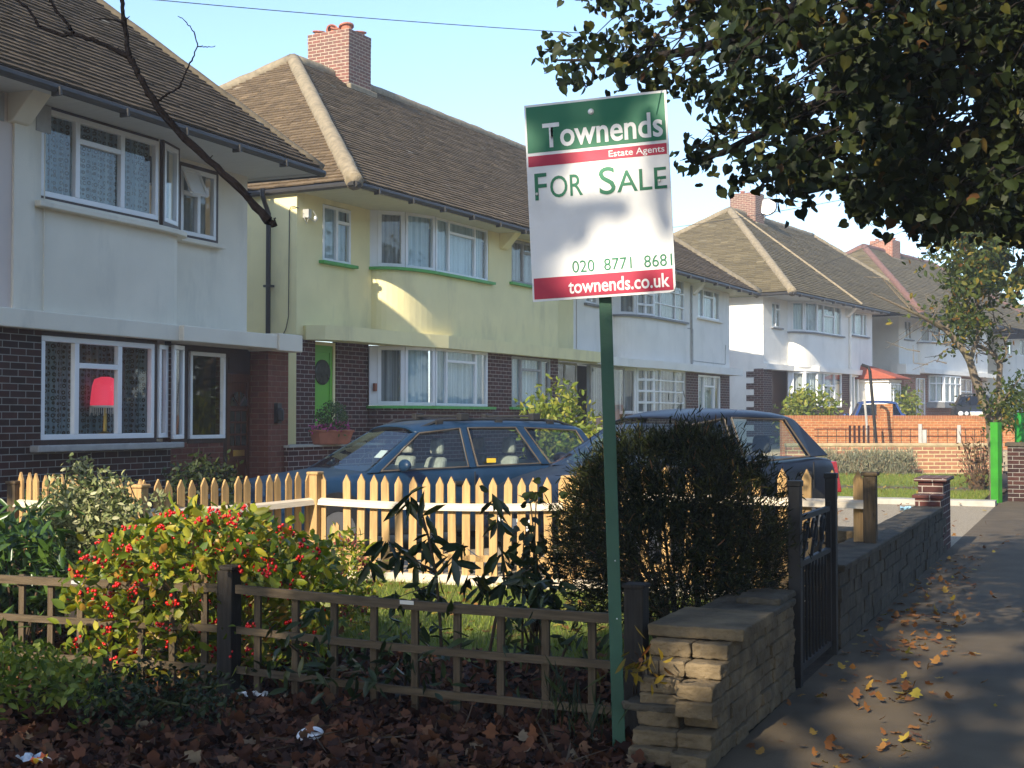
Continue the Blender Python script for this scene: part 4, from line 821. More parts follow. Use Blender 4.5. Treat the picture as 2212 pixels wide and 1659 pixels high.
def pole(name, px0, py0, px1, py1, d, r, mat, lab, cat, top=None):
    p, q = AT(px0, py0, d), AT(px1, py1, d); o = empty(name, (q.x, q.y, 0), 0, lab, cat); m = MB(); pts = [(0, 0, -.1)] + [((p.x - q.x) * t, (p.y - q.y) * t, q.z + (p.z - q.z) * t) for t in (0, .5, 1)]
    m.tube(pts, r, 8); m.build('shaft', mat, o)
    if top: m = MB(); m.tube(top(p - q, p.z), r, 8); m.build('hook', mat, o)
    return o
pole('post', 1879, 800, 1893, 958, 37.4, .045, m_iron, 'leaning black pole with bent top standing behind the railing, right one of two', 'pole', lambda v, z: [(v.x, v.y, z), (v.x - .05, v.y, z + .1), (v.x - .22, v.y - .05, z + .16)])
pole('post', 1866, 845, 1876, 958, 37.4, .035, m_greypaint, 'thin grey leaning pole behind the railing, left of the bent black pole', 'pole')
bpier = empty('brick_pier', (-1.18, 25.6, 0), 0, 'dark brick gate pier in the shade beside the green tree guard', 'pier')
m = MB(); m.box(-.2, .25, 0, .5, 0, 1.0); m.box(-.2, .2, .5, 9, 0, .7); m.build('bricks', m_brickdark, bpier); m = MB(); m.box(-.24, .29, -.04, .54, 1.0, 1.07); m.build('cap', m_blockdark, bpier, bevel=.01)
# ================================================================= WIRES
def wire(a, b, r, lab, sag=.25):
    m = MB(); n = 14; m.tube([a.lerp(b, i / n) - Vector((0, 0, sag * 4 * (i / n) * (1 - i / n))) for i in range(n + 1)], r, 5); return tag(m.build('telephone_wire', m_black), lab, 'wire')
wire(AT(-300, -65, 22), AT(1480, 84, 30), .009, 'dark telephone wire crossing the sky above the yellow house chimney', .12)
wire(AT(1380, 500, 44), AT(2000, 395, 30), .008, 'faint telephone wire passing over the dish chimney', .1)
wire(AT(1700, 600, 60), AT(2080, 440, 36), .009, 'faint telephone wire above the far red brick chimney', .1)
# ================================================================= LITTER
def litter(name, p, lab, mb, mat): o = tag(mb.build(name, mat), lab, 'litter'); o.location = p; return o
m = MB(); m.lathe([(.001, .012), (.05, .012), (.055, .006), (.062, 0), (.064, .004), (.06, .012), (.052, .018), (.001, .018)], n=24, mat=Matrix.Rotation(R(14), 4, 'X')); litter('cup_lid', G(670, 1588, .03), 'white round plastic cup lid lying on the dead leaves', m, m_upvc)
def crumple(w, l, amp, n=7):
    m = MB(); pts = [[(w * (i / n - .5), l * (j / n - .5), amp * random.uniform(-1, 1)) for j in range(n + 1)] for i in range(n + 1)]
    m.add([p for r in pts for p in r], [(i * (n + 1) + j, (i + 1) * (n + 1) + j, (i + 1) * (n + 1) + j + 1, i * (n + 1) + j + 1) for i in range(n) for j in range(n)]); return m
m_pack, nn, ll, bb = nodes('crisp packet print'); tc = nn.new('ShaderNodeTexCoord'); sx = nn.new('ShaderNodeSeparateXYZ'); ll.new(tc.outputs['Object'], sx.inputs[0]); rp = nn.new('ShaderNodeValToRGB'); rp.color_ramp.interpolation = 'CONSTANT'
mp_ = nn.new('ShaderNodeMapRange'); mp_.inputs[1].default_value = -.075; mp_.inputs[2].default_value = .075; ll.new(sx.outputs[0], mp_.inputs[0]); ll.new(mp_.outputs[0], rp.inputs[0])
e = rp.color_ramp.elements; e[0].color = (.5, .55, .6, 1); e[1].position = .45; e[1].color = (.7, .12, .02, 1); k = e.new(.65); k.color = (.8, .5, .05, 1); k = e.new(.85); k.color = (.6, .6, .6, 1); ll.new(rp.outputs[0], bb.inputs['Base Color']); bb.inputs['Roughness'].default_value = .3
litter('crisp_packet', G(80, 1636, .04), 'crumpled white and orange crisp packet among the dead leaves', crumple(.15, .10, .018), m_pack)
litter('paper_scrap', G(545, 1500, .03), 'torn pale plastic scrap under the trellis post', crumple(.16, .08, .02), m_steel)
m_blue = M('blue foil', (.25, .45, .62), .3, .4, 30)
litter('drinks_can', G(1962, 1099, .06), 'crumpled pale blue can on the kerb past the brick pillar', crumple(.24, .16, .05), m_blue)
# ================================================================= CARS
def PAINT(name, col, dust=.0):
    m = M(name, col, .42, .12, 2, spec=.28, coat=.10, stain=([min(1, c * 2 + .03) for c in col], 6, .35, (1, 1, 1)))
    return m
m_tyre = M('tyre rubber', (.018, .018, .019), .8, .2, 10, .4, 60); m_rim = M('alloy wheel', (.45, .45, .46), .3, .08, 5, metal=.8)
m_trim = M('black car trim', (.02, .02, .021), .5, .2, 10); m_seat = M('grey seat cloth', (.34, .33, .30), .9, .15, 20); m_seatd = M('dark seat cloth', (.04, .04, .045), .9, .15, 20)
m_lens = M('headlamp glass', (.6, .63, .65), .08, .15, 30, spec=.8); m_tail = M('red tail lamp', (.4, .008, .01), .15, .15, 20, spec=.6); m_plate = M('number plate', (.75, .75, .72), .4, .03, 4); m_plate_y = M('yellow plate', (.75, .5, .05), .4, .03, 4)
m_trimgold = M('sun bleached rubber trim', (.085, .07, .055), .6, .2, 10)
def car(loc, head, label, paint, body, roofl, belts, pillars, Lw=.72, dz=0, seats=True, rack=False, wheels=(.82, 3.5), mirror=None, plate=None, lamps=True, group='parked cars', seatm=None, tail=True, tall=1.0, yellow=False, glass=None):
    m_carglass = glass or globals()['m_carglass']
    """local y runs from the nose (0) to the tail, +x is the side seen from the lawn. body: (y, half width, bottom, top, crown)"""
    c = empty('car', (loc[0], loc[1], dz), head, label, 'car', group); c.scale = (1, 1, tall)
    mb = MB(); rings = []
    for (y, w, zb, zt, cr) in body:
        h = [(0, zb), (w - .1, zb), (w - .015, zb + .10), (w, zb + (zt - zb) * .55), (w - .02, zt - .10), (w - .055, zt - .02), (w - .14, zt + cr * .4), (w * .45, zt + cr * .85)]
        rings.append([(x, y, z) for x, z in h] + [(0, y, zt + cr)] + [(-x, y, z) for x, z in h[:0:-1]])
    k = len(rings[0]); mb.add([p for r in rings for p in r], [(i * k + j, i * k + (j + 1) % k, (i + 1) * k + (j + 1) % k, (i + 1) * k + j) for i in range(len(rings) - 1) for j in range(k)] + [tuple(range(k)), tuple(range((len(rings) - 1) * k, len(rings) * k))[::-1]])
    mb.build('body', paint, c, smooth=True, sub=1, uv=False)
    mb = MB(); rr = []
    for (y, w, z) in roofl: rr.append([(w, y, z - .055), (w - .05, y, z - .012), (w - .18, y, z + .012), (w * .4, y, z + .03), (-w * .4, y, z + .03), (-w + .18, y, z + .012), (-w + .05, y, z - .012), (-w, y, z - .055)])
    mb.add([p for r in rr for p in r], [(i * 8 + j, i * 8 + j + 1, i * 8 + j + 9, i * 8 + j + 8) for i in range(len(rr) - 1) for j in range(7)])
    mb.build('roof', paint, c, smooth=True, solid=.035, sub=1, uv=False)
    bw = lambda y: np.interp(y, [b[0] for b in belts], [b[1] for b in belts]); bz = lambda y: np.interp(y, [b[0] for b in belts], [b[2] for b in belts])
    rw = lambda y: np.interp(y, [r[0] for r in roofl], [r[1] for r in roofl]); rz = lambda y: np.interp(y, [r[0] for r in roofl], [r[2] for r in roofl]) - .05
    for (ya, yb, yr, ys) in pillars:      # belt from ya..yb, roof from yr..ys
        for s in (1, -1):
            q = []
            for (y0, y1, f, zf) in ((ya, yb, bw, bz), (yr, ys, rw, rz)):
                q += [(s * (f(y0) + .004), y0, zf(y0) - .02), (s * (f(y1) + .004), y1, zf(y1) - .02), (s * (f(y1) - .06), y1, zf(y1) - .02), (s * (f(y0) - .06), y0, zf(y0) - .02)] if f is bw else [(s * (f(y0) + .004), y0, zf(y0) + .03), (s * (f(y1) + .004), y1, zf(y1) + .03), (s * (f(y1) - .06), y1, zf(y1) + .03), (s * (f(y0) - .06), y0, zf(y0) + .03)]
            m = MB(); m.hexa(q); m.build('pillar', paint, c, bevel=.012, uv=False)
    yA, yZ, rA, rZ = pillars[0][0], pillars[-1][1], pillars[0][2], pillars[-1][3]
    g = MB()
    w0, w1 = bw(yA) - .06, rw(rA) - .05; g.add([(-w0, yA, bz(yA)), (0, yA - .10, bz(yA) + .0), (w0, yA, bz(yA)), (w1, rA, rz(rA) + .03), (0, rA - .05, rz(rA) + .05), (-w1, rA, rz(rA) + .03)], [(0, 1, 4, 5), (1, 2, 3, 4)]); g.build('windscreen', m_carglass, c, uv=False)
    g = MB(); w0, w1 = bw(yZ) - .08, rw(rZ) - .05; g.add([(-w0, yZ, bz(yZ)), (0, yZ + .06, bz(yZ)), (w0, yZ, bz(yZ)), (w1, rZ, rz(rZ) + .03), (0, rZ + .04, rz(rZ) + .05), (-w1, rZ, rz(rZ) + .03)], [(0, 1, 4, 5), (1, 2, 3, 4)]); g.build('rear_window', m_carglass, c, uv=False)
    for s in (1, -1):
        for (p, q) in zip(pillars, pillars[1:]):
            g = MB(); v = [(s * (bw(p[1]) - .02), p[1], bz(p[1]) - .01), (s * (bw(q[0]) - .02), q[0], bz(q[0]) - .01), (s * (rw(q[2]) - .02), q[2], rz(q[2]) + .02), (s * (rw(p[3]) - .02), p[3], rz(p[3]) + .02)]
            g.poly(v); o = g.build('side_window', m_carglass, c, uv=False)
            t = MB(); v2 = [(x + s * .026, y, z) for x, y, z in v]; ins = Vector((sum(a[0] for a in v2) / 4, sum(a[1] for a in v2) / 4, sum(a[2] for a in v2) / 4)); v2 = [tuple(Vector(a).lerp(ins, .03)) for a in v2]
            t.tube(v2 + [v2[0]], .011, 5); t.build('window_trim', m_trimgold, o)
    if seats:
        for s, y in ((1, yA + .95), (-1, yA + .95), (.95, yA + 1.95), (-.95, yA + 1.95)):
            m = MB(); x = s * .36; m.hexa([(x - .23, y - .5, .45), (x + .23, y - .5, .45), (x + .23, y, .40), (x - .23, y, .40), (x - .23, y - .5, .58), (x + .23, y - .5, .58), (x + .23, y, .55), (x - .23, y, .55)])
            m.hexa([(x - .23, y - .06, .5), (x + .23, y - .06, .5), (x + .23, y + .1, .5), (x - .23, y + .1, .5), (x - .18, y + .12, 1.06), (x + .18, y + .12, 1.06), (x + .18, y + .22, 1.06), (x - .18, y + .22, 1.06)])
            m.hexa([(x - .12, y + .12, 1.09), (x + .12, y + .12, 1.09), (x + .12, y + .22, 1.09), (x - .12, y + .22, 1.09), (x - .1, y + .13, 1.28), (x + .1, y + .13, 1.28), (x + .1, y + .21, 1.28), (x - .1, y + .21, 1.28)])
            m.build('seat', seatm or m_seat, c, bevel=.04, uv=False)
        m = MB(); m.box(-.7, .7, yA - .02, yA + .5, .55, bz(yA) - .06); m.build('dashboard', m_trim, c, bevel=.05, uv=False)
        m = MB(); m.tube([(-.36 + .18 * math.cos(a), yA + .56 + .06 * math.sin(a), .94 + .16 * math.sin(a)) for a in [2 * math.pi * i / 20 for i in range(21)]], .015, 6); m.build('steering_wheel', m_trim, c)
    for y in wheels:
        wv = np.interp(y, [b[0] for b in body], [b[1] for b in body])
        for s in (1, -1):
            a = MB(); a.lathe([(.001, 0), (.385, 0), (.385, .012), (.001, .012)] if s > 0 else [(.001, -.012), (.385, -.012), (.385, 0), (.001, 0)], (s * (wv + .001), y, .34), 28, 'x'); a.build('wheel_arch', m_trim, c)
            t = MB(); X = s * (wv - .16); pr = [(.2, -.02), (.29, -.02), (.315, .02), (.315, .16), (.30, .185), (.21, .19), (.2, .17)]
            t.lathe([(r, s * h) for r, h in (pr if s > 0 else pr[::-1])], (X, y, .315), 28, 'x'); w_ = t.build('wheel', m_tyre, c, smooth=False)
            t = MB(); t.lathe([(.001, .175), (.08, .18), (.1, .165), (.19, .175), (.205, .185)] if s > 0 else [(.205, -.185), (.19, -.175), (.1, -.165), (.08, -.18), (.001, -.175)], (X, y, .315), 20, 'x'); t.build('rim', m_rim, w_)
    if mirror:
        for s in (1, -1):
            m = MB(); m.ell((s * (bw(mirror) + .13), mirror, bz(mirror) + .05), (.11, .055, .07), 14, 8); m.tube([(s * (bw(mirror) - .02), mirror + .03, bz(mirror)), (s * (bw(mirror) + .1), mirror, bz(mirror) + .03)], .03, 6); m.build('mirror', paint, c, smooth=True, uv=False)
    b0, bN = body[1], body[-2]
    for s in (1, -1):
        m = MB()
        for ys in (pillars[0][1] + .02, pillars[1][0] + .04, pillars[2][0] - .05):
            wv = np.interp(ys, [b[0] for b in body], [b[1] for b in body]); m.box(s * wv - .012, s * wv + .0015, ys - .004, ys + .004, .34, bz(ys) - .06)
        m.build('door_seam', m_trim, c, uv=False)
        for ys in (pillars[1][0] - .14, pillars[2][0] - .2):
            m = MB(); wv = np.interp(ys, [b[0] for b in body], [b[1] for b in body]); m.box(s * wv - .02, s * wv + .018, ys - .09, ys + .09, bz(ys) - .2, bz(ys) - .155); m.build('door_handle', m_trim, c, bevel=.01, uv=False)
        m = MB(); L_ = body[-1][0]; m.tube([(s * (np.interp(y, [b[0] for b in body], [b[1] for b in body]) + .002), y, .56) for y in np.linspace(1.35, L_ - .95, 9)], .016, 5); m.build('rubbing_strip', m_trim, c)
    if lamps:
        for s in (1, -1):
            m = MB(); w, z = b0[1], b0[3]; m.hexa([(s * (w - .02), .22, z - .17), (s * (w - .06), .07, z - .17), (s * (w - .45), .03, z - .17), (s * (w - .42), .2, z - .17), (s * (w - .035), .26, z - .02), (s * (w - .1), .12, z - .02), (s * (w - .42), .08, z - .03), (s * (w - .42), .25, z - .02)]); m.build('headlight', m_lens, c, bevel=.015, uv=False)
    if tail:
        for s in (1, -1):
            m = MB(); y, w, zb_, z, _ = bN; m.hexa([(s * (w - .16), y + .02, z - .38), (s * (w - .16), y + .14, z - .38), (s * (w + .012), y + .02, z - .38), (s * (w + .006), y - .16, z - .38), (s * (w - .2), y - .02, z - .04), (s * (w - .2), y + .11, z - .04), (s * (w - .03), y - .01, z - .04), (s * (w - .03), y - .16, z - .04)]); m.build('tail_light', m_tail, c, bevel=.012, uv=False)
    m = MB(); m.box(-.26, .26, -.035, -.02, .40, .51); p = m.build('number_plate', m_plate, c, uv=False)
    if plate: text(plate, 'lettering', m_trim, p, -.22, .22, .0, 1, bold=.02, to=lambda u, v, n: Vector((u, -.037, .485 - .06 * v)))
    m = MB(); L = body[-1][0]; m.box(-.26, .26, L - .0, L + .015, .55, .66); m.build('number_plate', m_plate_y, c, uv=False)
    for z in (.60, .66, .70): pass
    m = MB(); w = b0[1]
    for z in (.555, .595, .635): m.box(-.28, .28, -.012 + (z - .555) * .5, .05, z, z + .018)
    m.build('grille', m_trim, c, uv=False)
    if rack:
        for s in (1, -1):
            m = MB(); ys = np.linspace(roofl[0][0] + .15, roofl[-1][0] - .1, 10); m.tube([(s * (rw(y) - .10), y, rz(y) + (.11 if 0 < i < 9 else .06)) for i, y in enumerate(ys)], .018, 6); m.build('roof_rail', m_trim, c)
            for y in (roofl[1][0] + .05, roofl[1][0] + .85, roofl[1][0] + 1.6): m = MB(); m.box(s * (rw(y) - .10) - .02, s * (rw(y) - .10) + .02, y - .05, y + .05, rz(y) + .04, rz(y) + .115); m.build('rail_foot', m_trim, c, bevel=.01)
        for y in (roofl[1][0] + .35, roofl[1][0] + 1.35):
            m = MB(); w = rw(y) - .08; m.box(-w, w, y - .035, y + .035, rz(y) + .135, rz(y) + .165)
            for s in (1, -1): m.box(s * w - .05, s * w + .05, y - .06, y + .06, rz(y) + .10, rz(y) + .185)
            m.build('roof_bar', m_trim, c, bevel=.012)
    return c
bodyE = [(0, .66, .38, .60, .02), (.10, .78, .24, .70, .02), (.5, .85, .20, .80, .05), (1.0, .865, .20, .86, .06), (1.42, .87, .20, .93, .04), (1.9, .875, .20, .95, -.02), (2.7, .875, .20, .965, -.02), (3.5, .87, .20, .98, -.02), (4.2, .85, .24, .99, -.02), (4.55, .80, .28, .99, 0), (4.65, .70, .40, .95, 0)]
E_ = car((-8.55, 11.72), 33.0, 'dark blue estate car with roof bars parked behind the picket fence', PAINT('dark metallic blue paint', (.006, .025, .060)), bodyE,
    [(2.02, .56, 1.36), (2.35, .60, 1.425), (3.0, .62, 1.44), (3.8, .61, 1.43), (4.3, .58, 1.395), (4.42, .55, 1.36)],
    [(1.3, .80, .93), (2, .815, .95), (3.5, .81, .985), (4.6, .76, .99)], [(1.34, 1.48, 2.02, 2.10), (2.62, 2.72, 2.62, 2.70), (3.62, 3.74, 3.38, 3.48), (4.46, 4.60, 4.28, 4.42)], rack=True, wheels=(.95, 3.65), mirror=1.72)
m = MB(); m.box(.35, .50, 1.62, 1.63, 1.0, 1.1)
m = MB(); m.hexa([(.44, 1.60, 1.07), (.60, 1.60, 1.07), (.60, 1.61, 1.07), (.44, 1.61, 1.07), (.42, 1.70, 1.15), (.57, 1.70, 1.15), (.57, 1.71, 1.15), (.42, 1.71, 1.15)]); m.build('tax_disc_paper', m_plate, E_, uv=False)
m = MB(); m.box(.80, .806, 2.86, 2.98, 1.0, 1.05); m.build('sticker', m_plate_y, E_, uv=False)
bodyH = [(0, .64, .40, .62, .02), (.10, .78, .22, .72, .02), (.45, .84, .20, .84, .06), (.85, .86, .20, .91, .06), (1.15, .87, .20, .98, .03), (1.7, .875, .20, .99, -.02), (2.5, .875, .20, 1.0, -.02), (3.2, .87, .22, 1.03, -.02), (3.75, .84, .25, 1.05, 0), (4.0, .79, .30, 1.03, 0), (4.08, .68, .42, .95, 0)]
car((-5.0, 11.55), 26.0, 'very dark blue hatchback parked nearest the gate, front number plate behind the pickets', PAINT('midnight blue paint', (.004, .006, .013)), bodyH,
    [(1.75, .55, 1.42), (2.1, .60, 1.50), (2.7, .62, 1.52), (3.3, .60, 1.49), (3.55, .57, 1.44)],
    [(1.1, .80, .98), (2, .815, .995), (3.2, .80, 1.05), (3.9, .74, 1.08)], [(1.08, 1.2, 1.75, 1.83), (2.25, 2.35, 2.28, 2.36), (3.5, 3.86, 3.28, 3.52)], wheels=(.80, 3.35), mirror=1.4, plate='L5 8G', seatm=m_seatd, dz=.04)
T = bodyH
p = AT(1895, 880, 43.5); hd = math.radians(168)
car((p.x - math.sin(hd) * 3.0, p.y - math.cos(hd) * 3.0), 168, 'bright blue hatchback seen from behind over the orange wall', PAINT('mid blue paint', (.015, .045, .16)), bodyH,
    [(1.75, .55, 1.40), (2.1, .60, 1.45), (2.9, .62, 1.46), (3.5, .60, 1.42), (3.7, .57, 1.38)],
    [(1.1, .80, .98), (2, .815, .96), (3.2, .80, .98), (4.0, .76, 1.0)], [(1.08, 1.2, 1.75, 1.83), (2.3, 2.4, 2.3, 2.38), (3.55, 3.95, 3.42, 3.66)], wheels=(.80, 3.35), mirror=1.4, dz=.60, seatm=m_seatd, glass=m_carglassdark)
p = AT(2112, 880, 54)
S4 = car((p.x, p.y), -8, 'black saloon with paired round headlights facing the street near the brick porch house', PAINT('black paint', (.012, .013, .015)), bodyE[:8] + [(3.9, .86, .22, .96, .02), (4.5, .80, .28, .9, 0), (4.65, .7, .4, .82, 0)],
    [(1.95, .56, 1.36), (2.35, .58, 1.42), (2.9, .58, 1.42), (3.3, .55, 1.36)], [(1.3, .80, .95), (2.6, .81, .97), (3.8, .78, .98)], [(1.34, 1.46, 1.95, 2.02), (2.5, 2.6, 2.5, 2.58), (3.6, 3.8, 3.2, 3.3)], wheels=(.95, 3.5), mirror=1.6, lamps=False, dz=1.12, glass=m_carglassdark)
m = MB(); m.box(-.32, .32, -.05, .1, .48, .70); m.build('grille', m_chrome, S4, bevel=.03)
for x, r in ((.66, .105), (.43, .085), (-.66, .105), (-.43, .085)):
    m = MB(); mt = Matrix.Rotation(R(90), 4, 'X'); m.lathe([(r, -.1), (r, .02), (r * .7, .05), (.001, .06)], (x, .02, .60), 16, 'z', mt); m.build('headlight', m_lens, S4, smooth=True)
HAZE = 0.0024
# ================================================================= TREES AND PLANTS
m_bark = M('dark bark', (.016, .012, .010), .95, .4, 9, .9, 30, streak=(6, 6, 1)); m_barkpale = M('grey brown bark', (.15, .12, .085), .95, .35, 9, .8, 30, streak=(6, 6, 1), stain=((.16, .17, .06), 3, .5))
m_twig = M('brown twig', (.075, .05, .03), .9, .3, 12); m_twigpale = M('pale straw stems', (.30, .22, .10), .9, .3, 12); m_twiggreen = M('green stem', (.06, .07, .02), .7, .3, 12)
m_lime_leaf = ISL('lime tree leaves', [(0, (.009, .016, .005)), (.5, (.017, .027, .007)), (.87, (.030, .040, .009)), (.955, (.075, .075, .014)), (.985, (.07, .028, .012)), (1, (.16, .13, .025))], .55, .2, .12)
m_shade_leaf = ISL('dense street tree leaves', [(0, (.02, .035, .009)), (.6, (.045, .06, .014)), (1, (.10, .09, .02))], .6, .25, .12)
m_aut = ISL('autumn small tree leaves', [(0, (.03, .05, .010)), (.5, (.055, .08, .014)), (.8, (.10, .115, .018)), (.93, (.24, .18, .02)), (1, (.20, .08, .02))], .6, .25, .3)
SD = np.array(SUN)
def landing(P, z=.35):
    """where a ray of sunlight passing P reaches height z"""
    t = (P[:, 2] - z) / -SD[2]; return P[:, 0] + SD[0] * t, P[:, 1] + SD[1] * t
def wob(x, y, s, k=0): return np.sin(x * s * 1.3 + 1.7 * np.sin(y * s * .9 + k) + k) * np.sin(y * s * 1.1 + 1.3 * np.sin(x * s * .7 + 2 * k) + .5)
def gaps(P):
    """true where the crown is open, so that sun comes through to the garden, the board, the path"""
    x, y = landing(P); w = wob(x, y, 1.3, .7); w2 = wob(x, y, 3.1, 2.0)
    garden = (x < -4.0 + .3 * w) & (y > 6.1 + .35 * w2)
    left = ((x < -4.8 + .2 * w) & (y > 5.2 + .3 * w2)) | ((x < -5.15 + .2 * w) & (y > 4.5 + .3 * w2))
    lawn = (x < -2.35 + .25 * w) & (y > 7.9 + .4 * w2)
    far = (y > 17) | ((y > 13.5 + w) & (x < -5))
    board = (np.hypot((x + 1.72) / .52, (y - 9.45) / .95) < 1 + .35 * w2) & (wob(x, y, 4.4, 2.6) + .6 * wob(x, y, 9.0, .8) > -.22)
    pier = (np.hypot((x + 1.62) / .22, (y - 5.85) / .6) < 1 + .4 * w2)
    near = (np.hypot((x + 6.3) / .8, (y - 4.3) / .5) < 1 + .4 * w)
    path = (x > -1.35) & (y > 4.2) & (y < 12.5) & ((w2 + .6 * wob(x, y, 4.3, 1.1)) > -.7)
    return garden | left | lawn | far | board | pier | near | path
def limb(mb, a, b, r0, r1, bend=.3, n=7, k=6):
    a, b = Vector(a), Vector(b); side = Vector((random.uniform(-1, 1), random.uniform(-1, 1), random.uniform(-.3, .6))) * bend
    pts = [a.lerp(b, i / n) + side * math.sin(math.pi * i / n) + Vector((random.uniform(-1, 1), random.uniform(-1, 1), random.uniform(-1, 1))) * bend * .12 * (0 < i < n) for i in range(n + 1)]
    mb.tube(pts, [r0 + (r1 - r0) * i / n for i in range(n + 1)], k); return pts
# ---- the big lime tree whose branches hang over the board (trunk right of the frame)
lt = empty('lime_tree', (2.35, 6.6, 0), 0, 'large dark lime tree reaching over the sign from the right, heart shaped leaves', 'tree'); lo = Vector((2.35, 6.6, 0))
m = MB(); m.tube([(0, 0, -.2), (.02, 0, .3), (-.05, .03, 1.6), (-.1, 0, 3.2), (-.15, -.1, 5), (-.1, -.1, 7), (0, 0, 9)], [.42, .33, .28, .26, .22, .14, .05], 12); m.build('trunk', m_bark, lt, smooth=True)
POLY = [(1150, 112), (1165, 150), (1200, 195), (1262, 190), (1290, 150), (1340, 185), (1380, 205), (1440, 205), (1450, 330), (1490, 385), (1545, 400), (1575, 425), (1610, 385), (1650, 405), (1690, 440), (1735, 430), (1770, 385), (1815, 420), (1850, 470), (1880, 480), (1915, 440), (1945, 470), (1985, 540), (2020, 530), (2060, 500), (2110, 480), (2212, 520), (2300, 560), (2300, -80), (1225, -60), (1255, 10), (1330, 50), (1330, 70), (1250, 75), (1180, 80)]
cent = []
rng = np.random.RandomState(3)
for k in range(7600):
    px, py = rng.uniform(1140, 2300), rng.uniform(-80, 570)
    if not inpoly(np.array([px]), np.array([py]), POLY)[0]: continue
    edge = not all(inpoly(np.array([px + dx, px - dx, px, px]), np.array([py, py, py + dx, py - dx]), POLY)[0:4].tolist() for dx in (38,))
    dens = np.clip((px - 1150) / 800, .0, 1) * .6 + .4
    if rng.uniform() > dens * (.85 if edge else .6): continue
    # broad holes where the sky shows through
    if wob(np.array(px / 62.), np.array(py / 52.), 1.0, .4) > (.22 + .5 * np.clip((px - 1750) / 400, 0, 1) + .35 * np.clip((160 - py) / 180, 0, 1)) or wob(np.array(px / 23.), np.array(py / 21.), 1.0, 1.4) > (.30 + .5 * np.clip((px - 1800) / 350, 0, 1)): continue
    cent.append(AT(px, py, rng.uniform(5.4, 8.8)))
cent = np.array([tuple(c) for c in cent])
P = np.repeat(cent, 8, axis=0) + rng.normal(size=(len(cent) * 8, 3)) * np.array([.055, .055, .05])
kk = np.array([inpoly(np.array([q[0]]), np.array([q[1]]), POLY)[0] or rng.uniform() < .35 for q in (PX(p) for p in P)]); P = P[kk]
sgn = np.array([1105 < q[0] < 1475 and q[1] < 680 and q[2] < 6.35 for q in (PX(p) for p in P)]); P = P[~sgn]
# rest of the crown, outside the picture: above, to the right and behind the camera
d = unit(rng.normal(size=(5200, 3))); q = np.array([1.9, 3.6, 6.3]) + d * (rng.uniform(.25, 1, (5200, 1)) ** .5) * np.array([4.0, 6.8, 3.1])
q = q[q[:, 2] > 3.2]
def hidden(p, mg=90):
    x, y, f = PX(p); return f < .3 or not (-mg < x < 2212 + mg and -mg < y < 1659 + mg)
q = q[[hidden(p) for p in q]]; q = q[np.linalg.norm(q - np.array([0, 0, 1.5]), axis=1) > 2.6]
Q = np.repeat(q, 6, axis=0) + rng.normal(size=(len(q) * 6, 3)) * .24; Q = Q[[hidden(p, 40) for p in Q]]; Q = Q[~((Q[:, 1] < 4.5) & gaps(Q))]
gapP = P[:, 2] * 0 > 1
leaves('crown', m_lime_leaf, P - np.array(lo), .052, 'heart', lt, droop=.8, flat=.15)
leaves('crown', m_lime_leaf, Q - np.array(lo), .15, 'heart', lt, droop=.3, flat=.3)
m = MB()
def pxlimb(pts, rad, k=7): m.tube([AT(*p) - lo for p in pts], rad, k)
pxlimb([(2900, -200, 5.6), (2500, 120, 5.8), (2300, 210, 6.2), (2150, 270, 6.6), (1960, 330, 6.9), (1800, 400, 7.2), (1730, 420, 7.4)], [.11, .09, .07, .05, .035, .02, .008])
pxlimb([(2500, -100, 6.0), (2212, 40, 6.3), (2000, 110, 6.6), (1820, 200, 6.9), (1700, 260, 7.1), (1560, 330, 7.3), (1480, 350, 7.4)], [.09, .07, .055, .045, .032, .02, .008])
pxlimb([(2000, -200, 6.2), (1800, -20, 6.4), (1640, 60, 6.6), (1500, 110, 6.8), (1330, 130, 7.0), (1200, 130, 7.1)], [.06, .05, .038, .026, .014, .005])
pxlimb([(2500, 260, 6.5), (2212, 370, 6.9), (2090, 420, 7.3), (2000, 470, 7.6)], [.07, .04, .02, .006])
for c in cent[::4]:
    p = Vector(c) - lo; x, y, f = PX(c); tgt = AT(min(2500, x + rng.uniform(60, 200)), y - rng.uniform(30, 120), f + rng.uniform(-.2, .2)) - lo
    m.tube([p, p.lerp(tgt, .5) + Vector((0, 0, .03)), tgt], [.0025, .0035, .006], 4)
m.build('limb', m_bark, lt)
# ---- street tree behind the camera: its crown throws the shade over the path and the front of the garden
st = empty('street_tree', (.6, -9.0, 0), 0, 'tall dense street tree standing on the pavement behind the viewpoint', 'tree'); so_ = np.array([.6, -9.0, 0])
m = MB(); m.tube([(0, 0, -.2), (0, 0, 2), (.1, .05, 4.5), (.1, 0, 8)], [.4, .3, .25, .1], 10)
for k in range(9): limb(m, (.05, 0, 3 + k * .4), (random.uniform(-5, 4), random.uniform(-2, 2), 4.5 + k * .7), .12, .03, .5)
m.build('trunk', m_bark, st)
d = unit(rng.normal(size=(5200, 3))); q = np.array([-.6, -8.5, 6.6]) + d * (rng.uniform(.1, 1, (5200, 1)) ** .45) * np.array([6.8, 3.4, 4.4])
Q = np.repeat(q, 6, axis=0) + rng.normal(size=(len(q) * 6, 3)) * .3; Q = Q[(Q[:, 2] > 2.2)]; Q = Q[~gaps(Q)]
leaves('crown', m_shade_leaf, Q - so_, .2, 'heart', st, droop=.2)
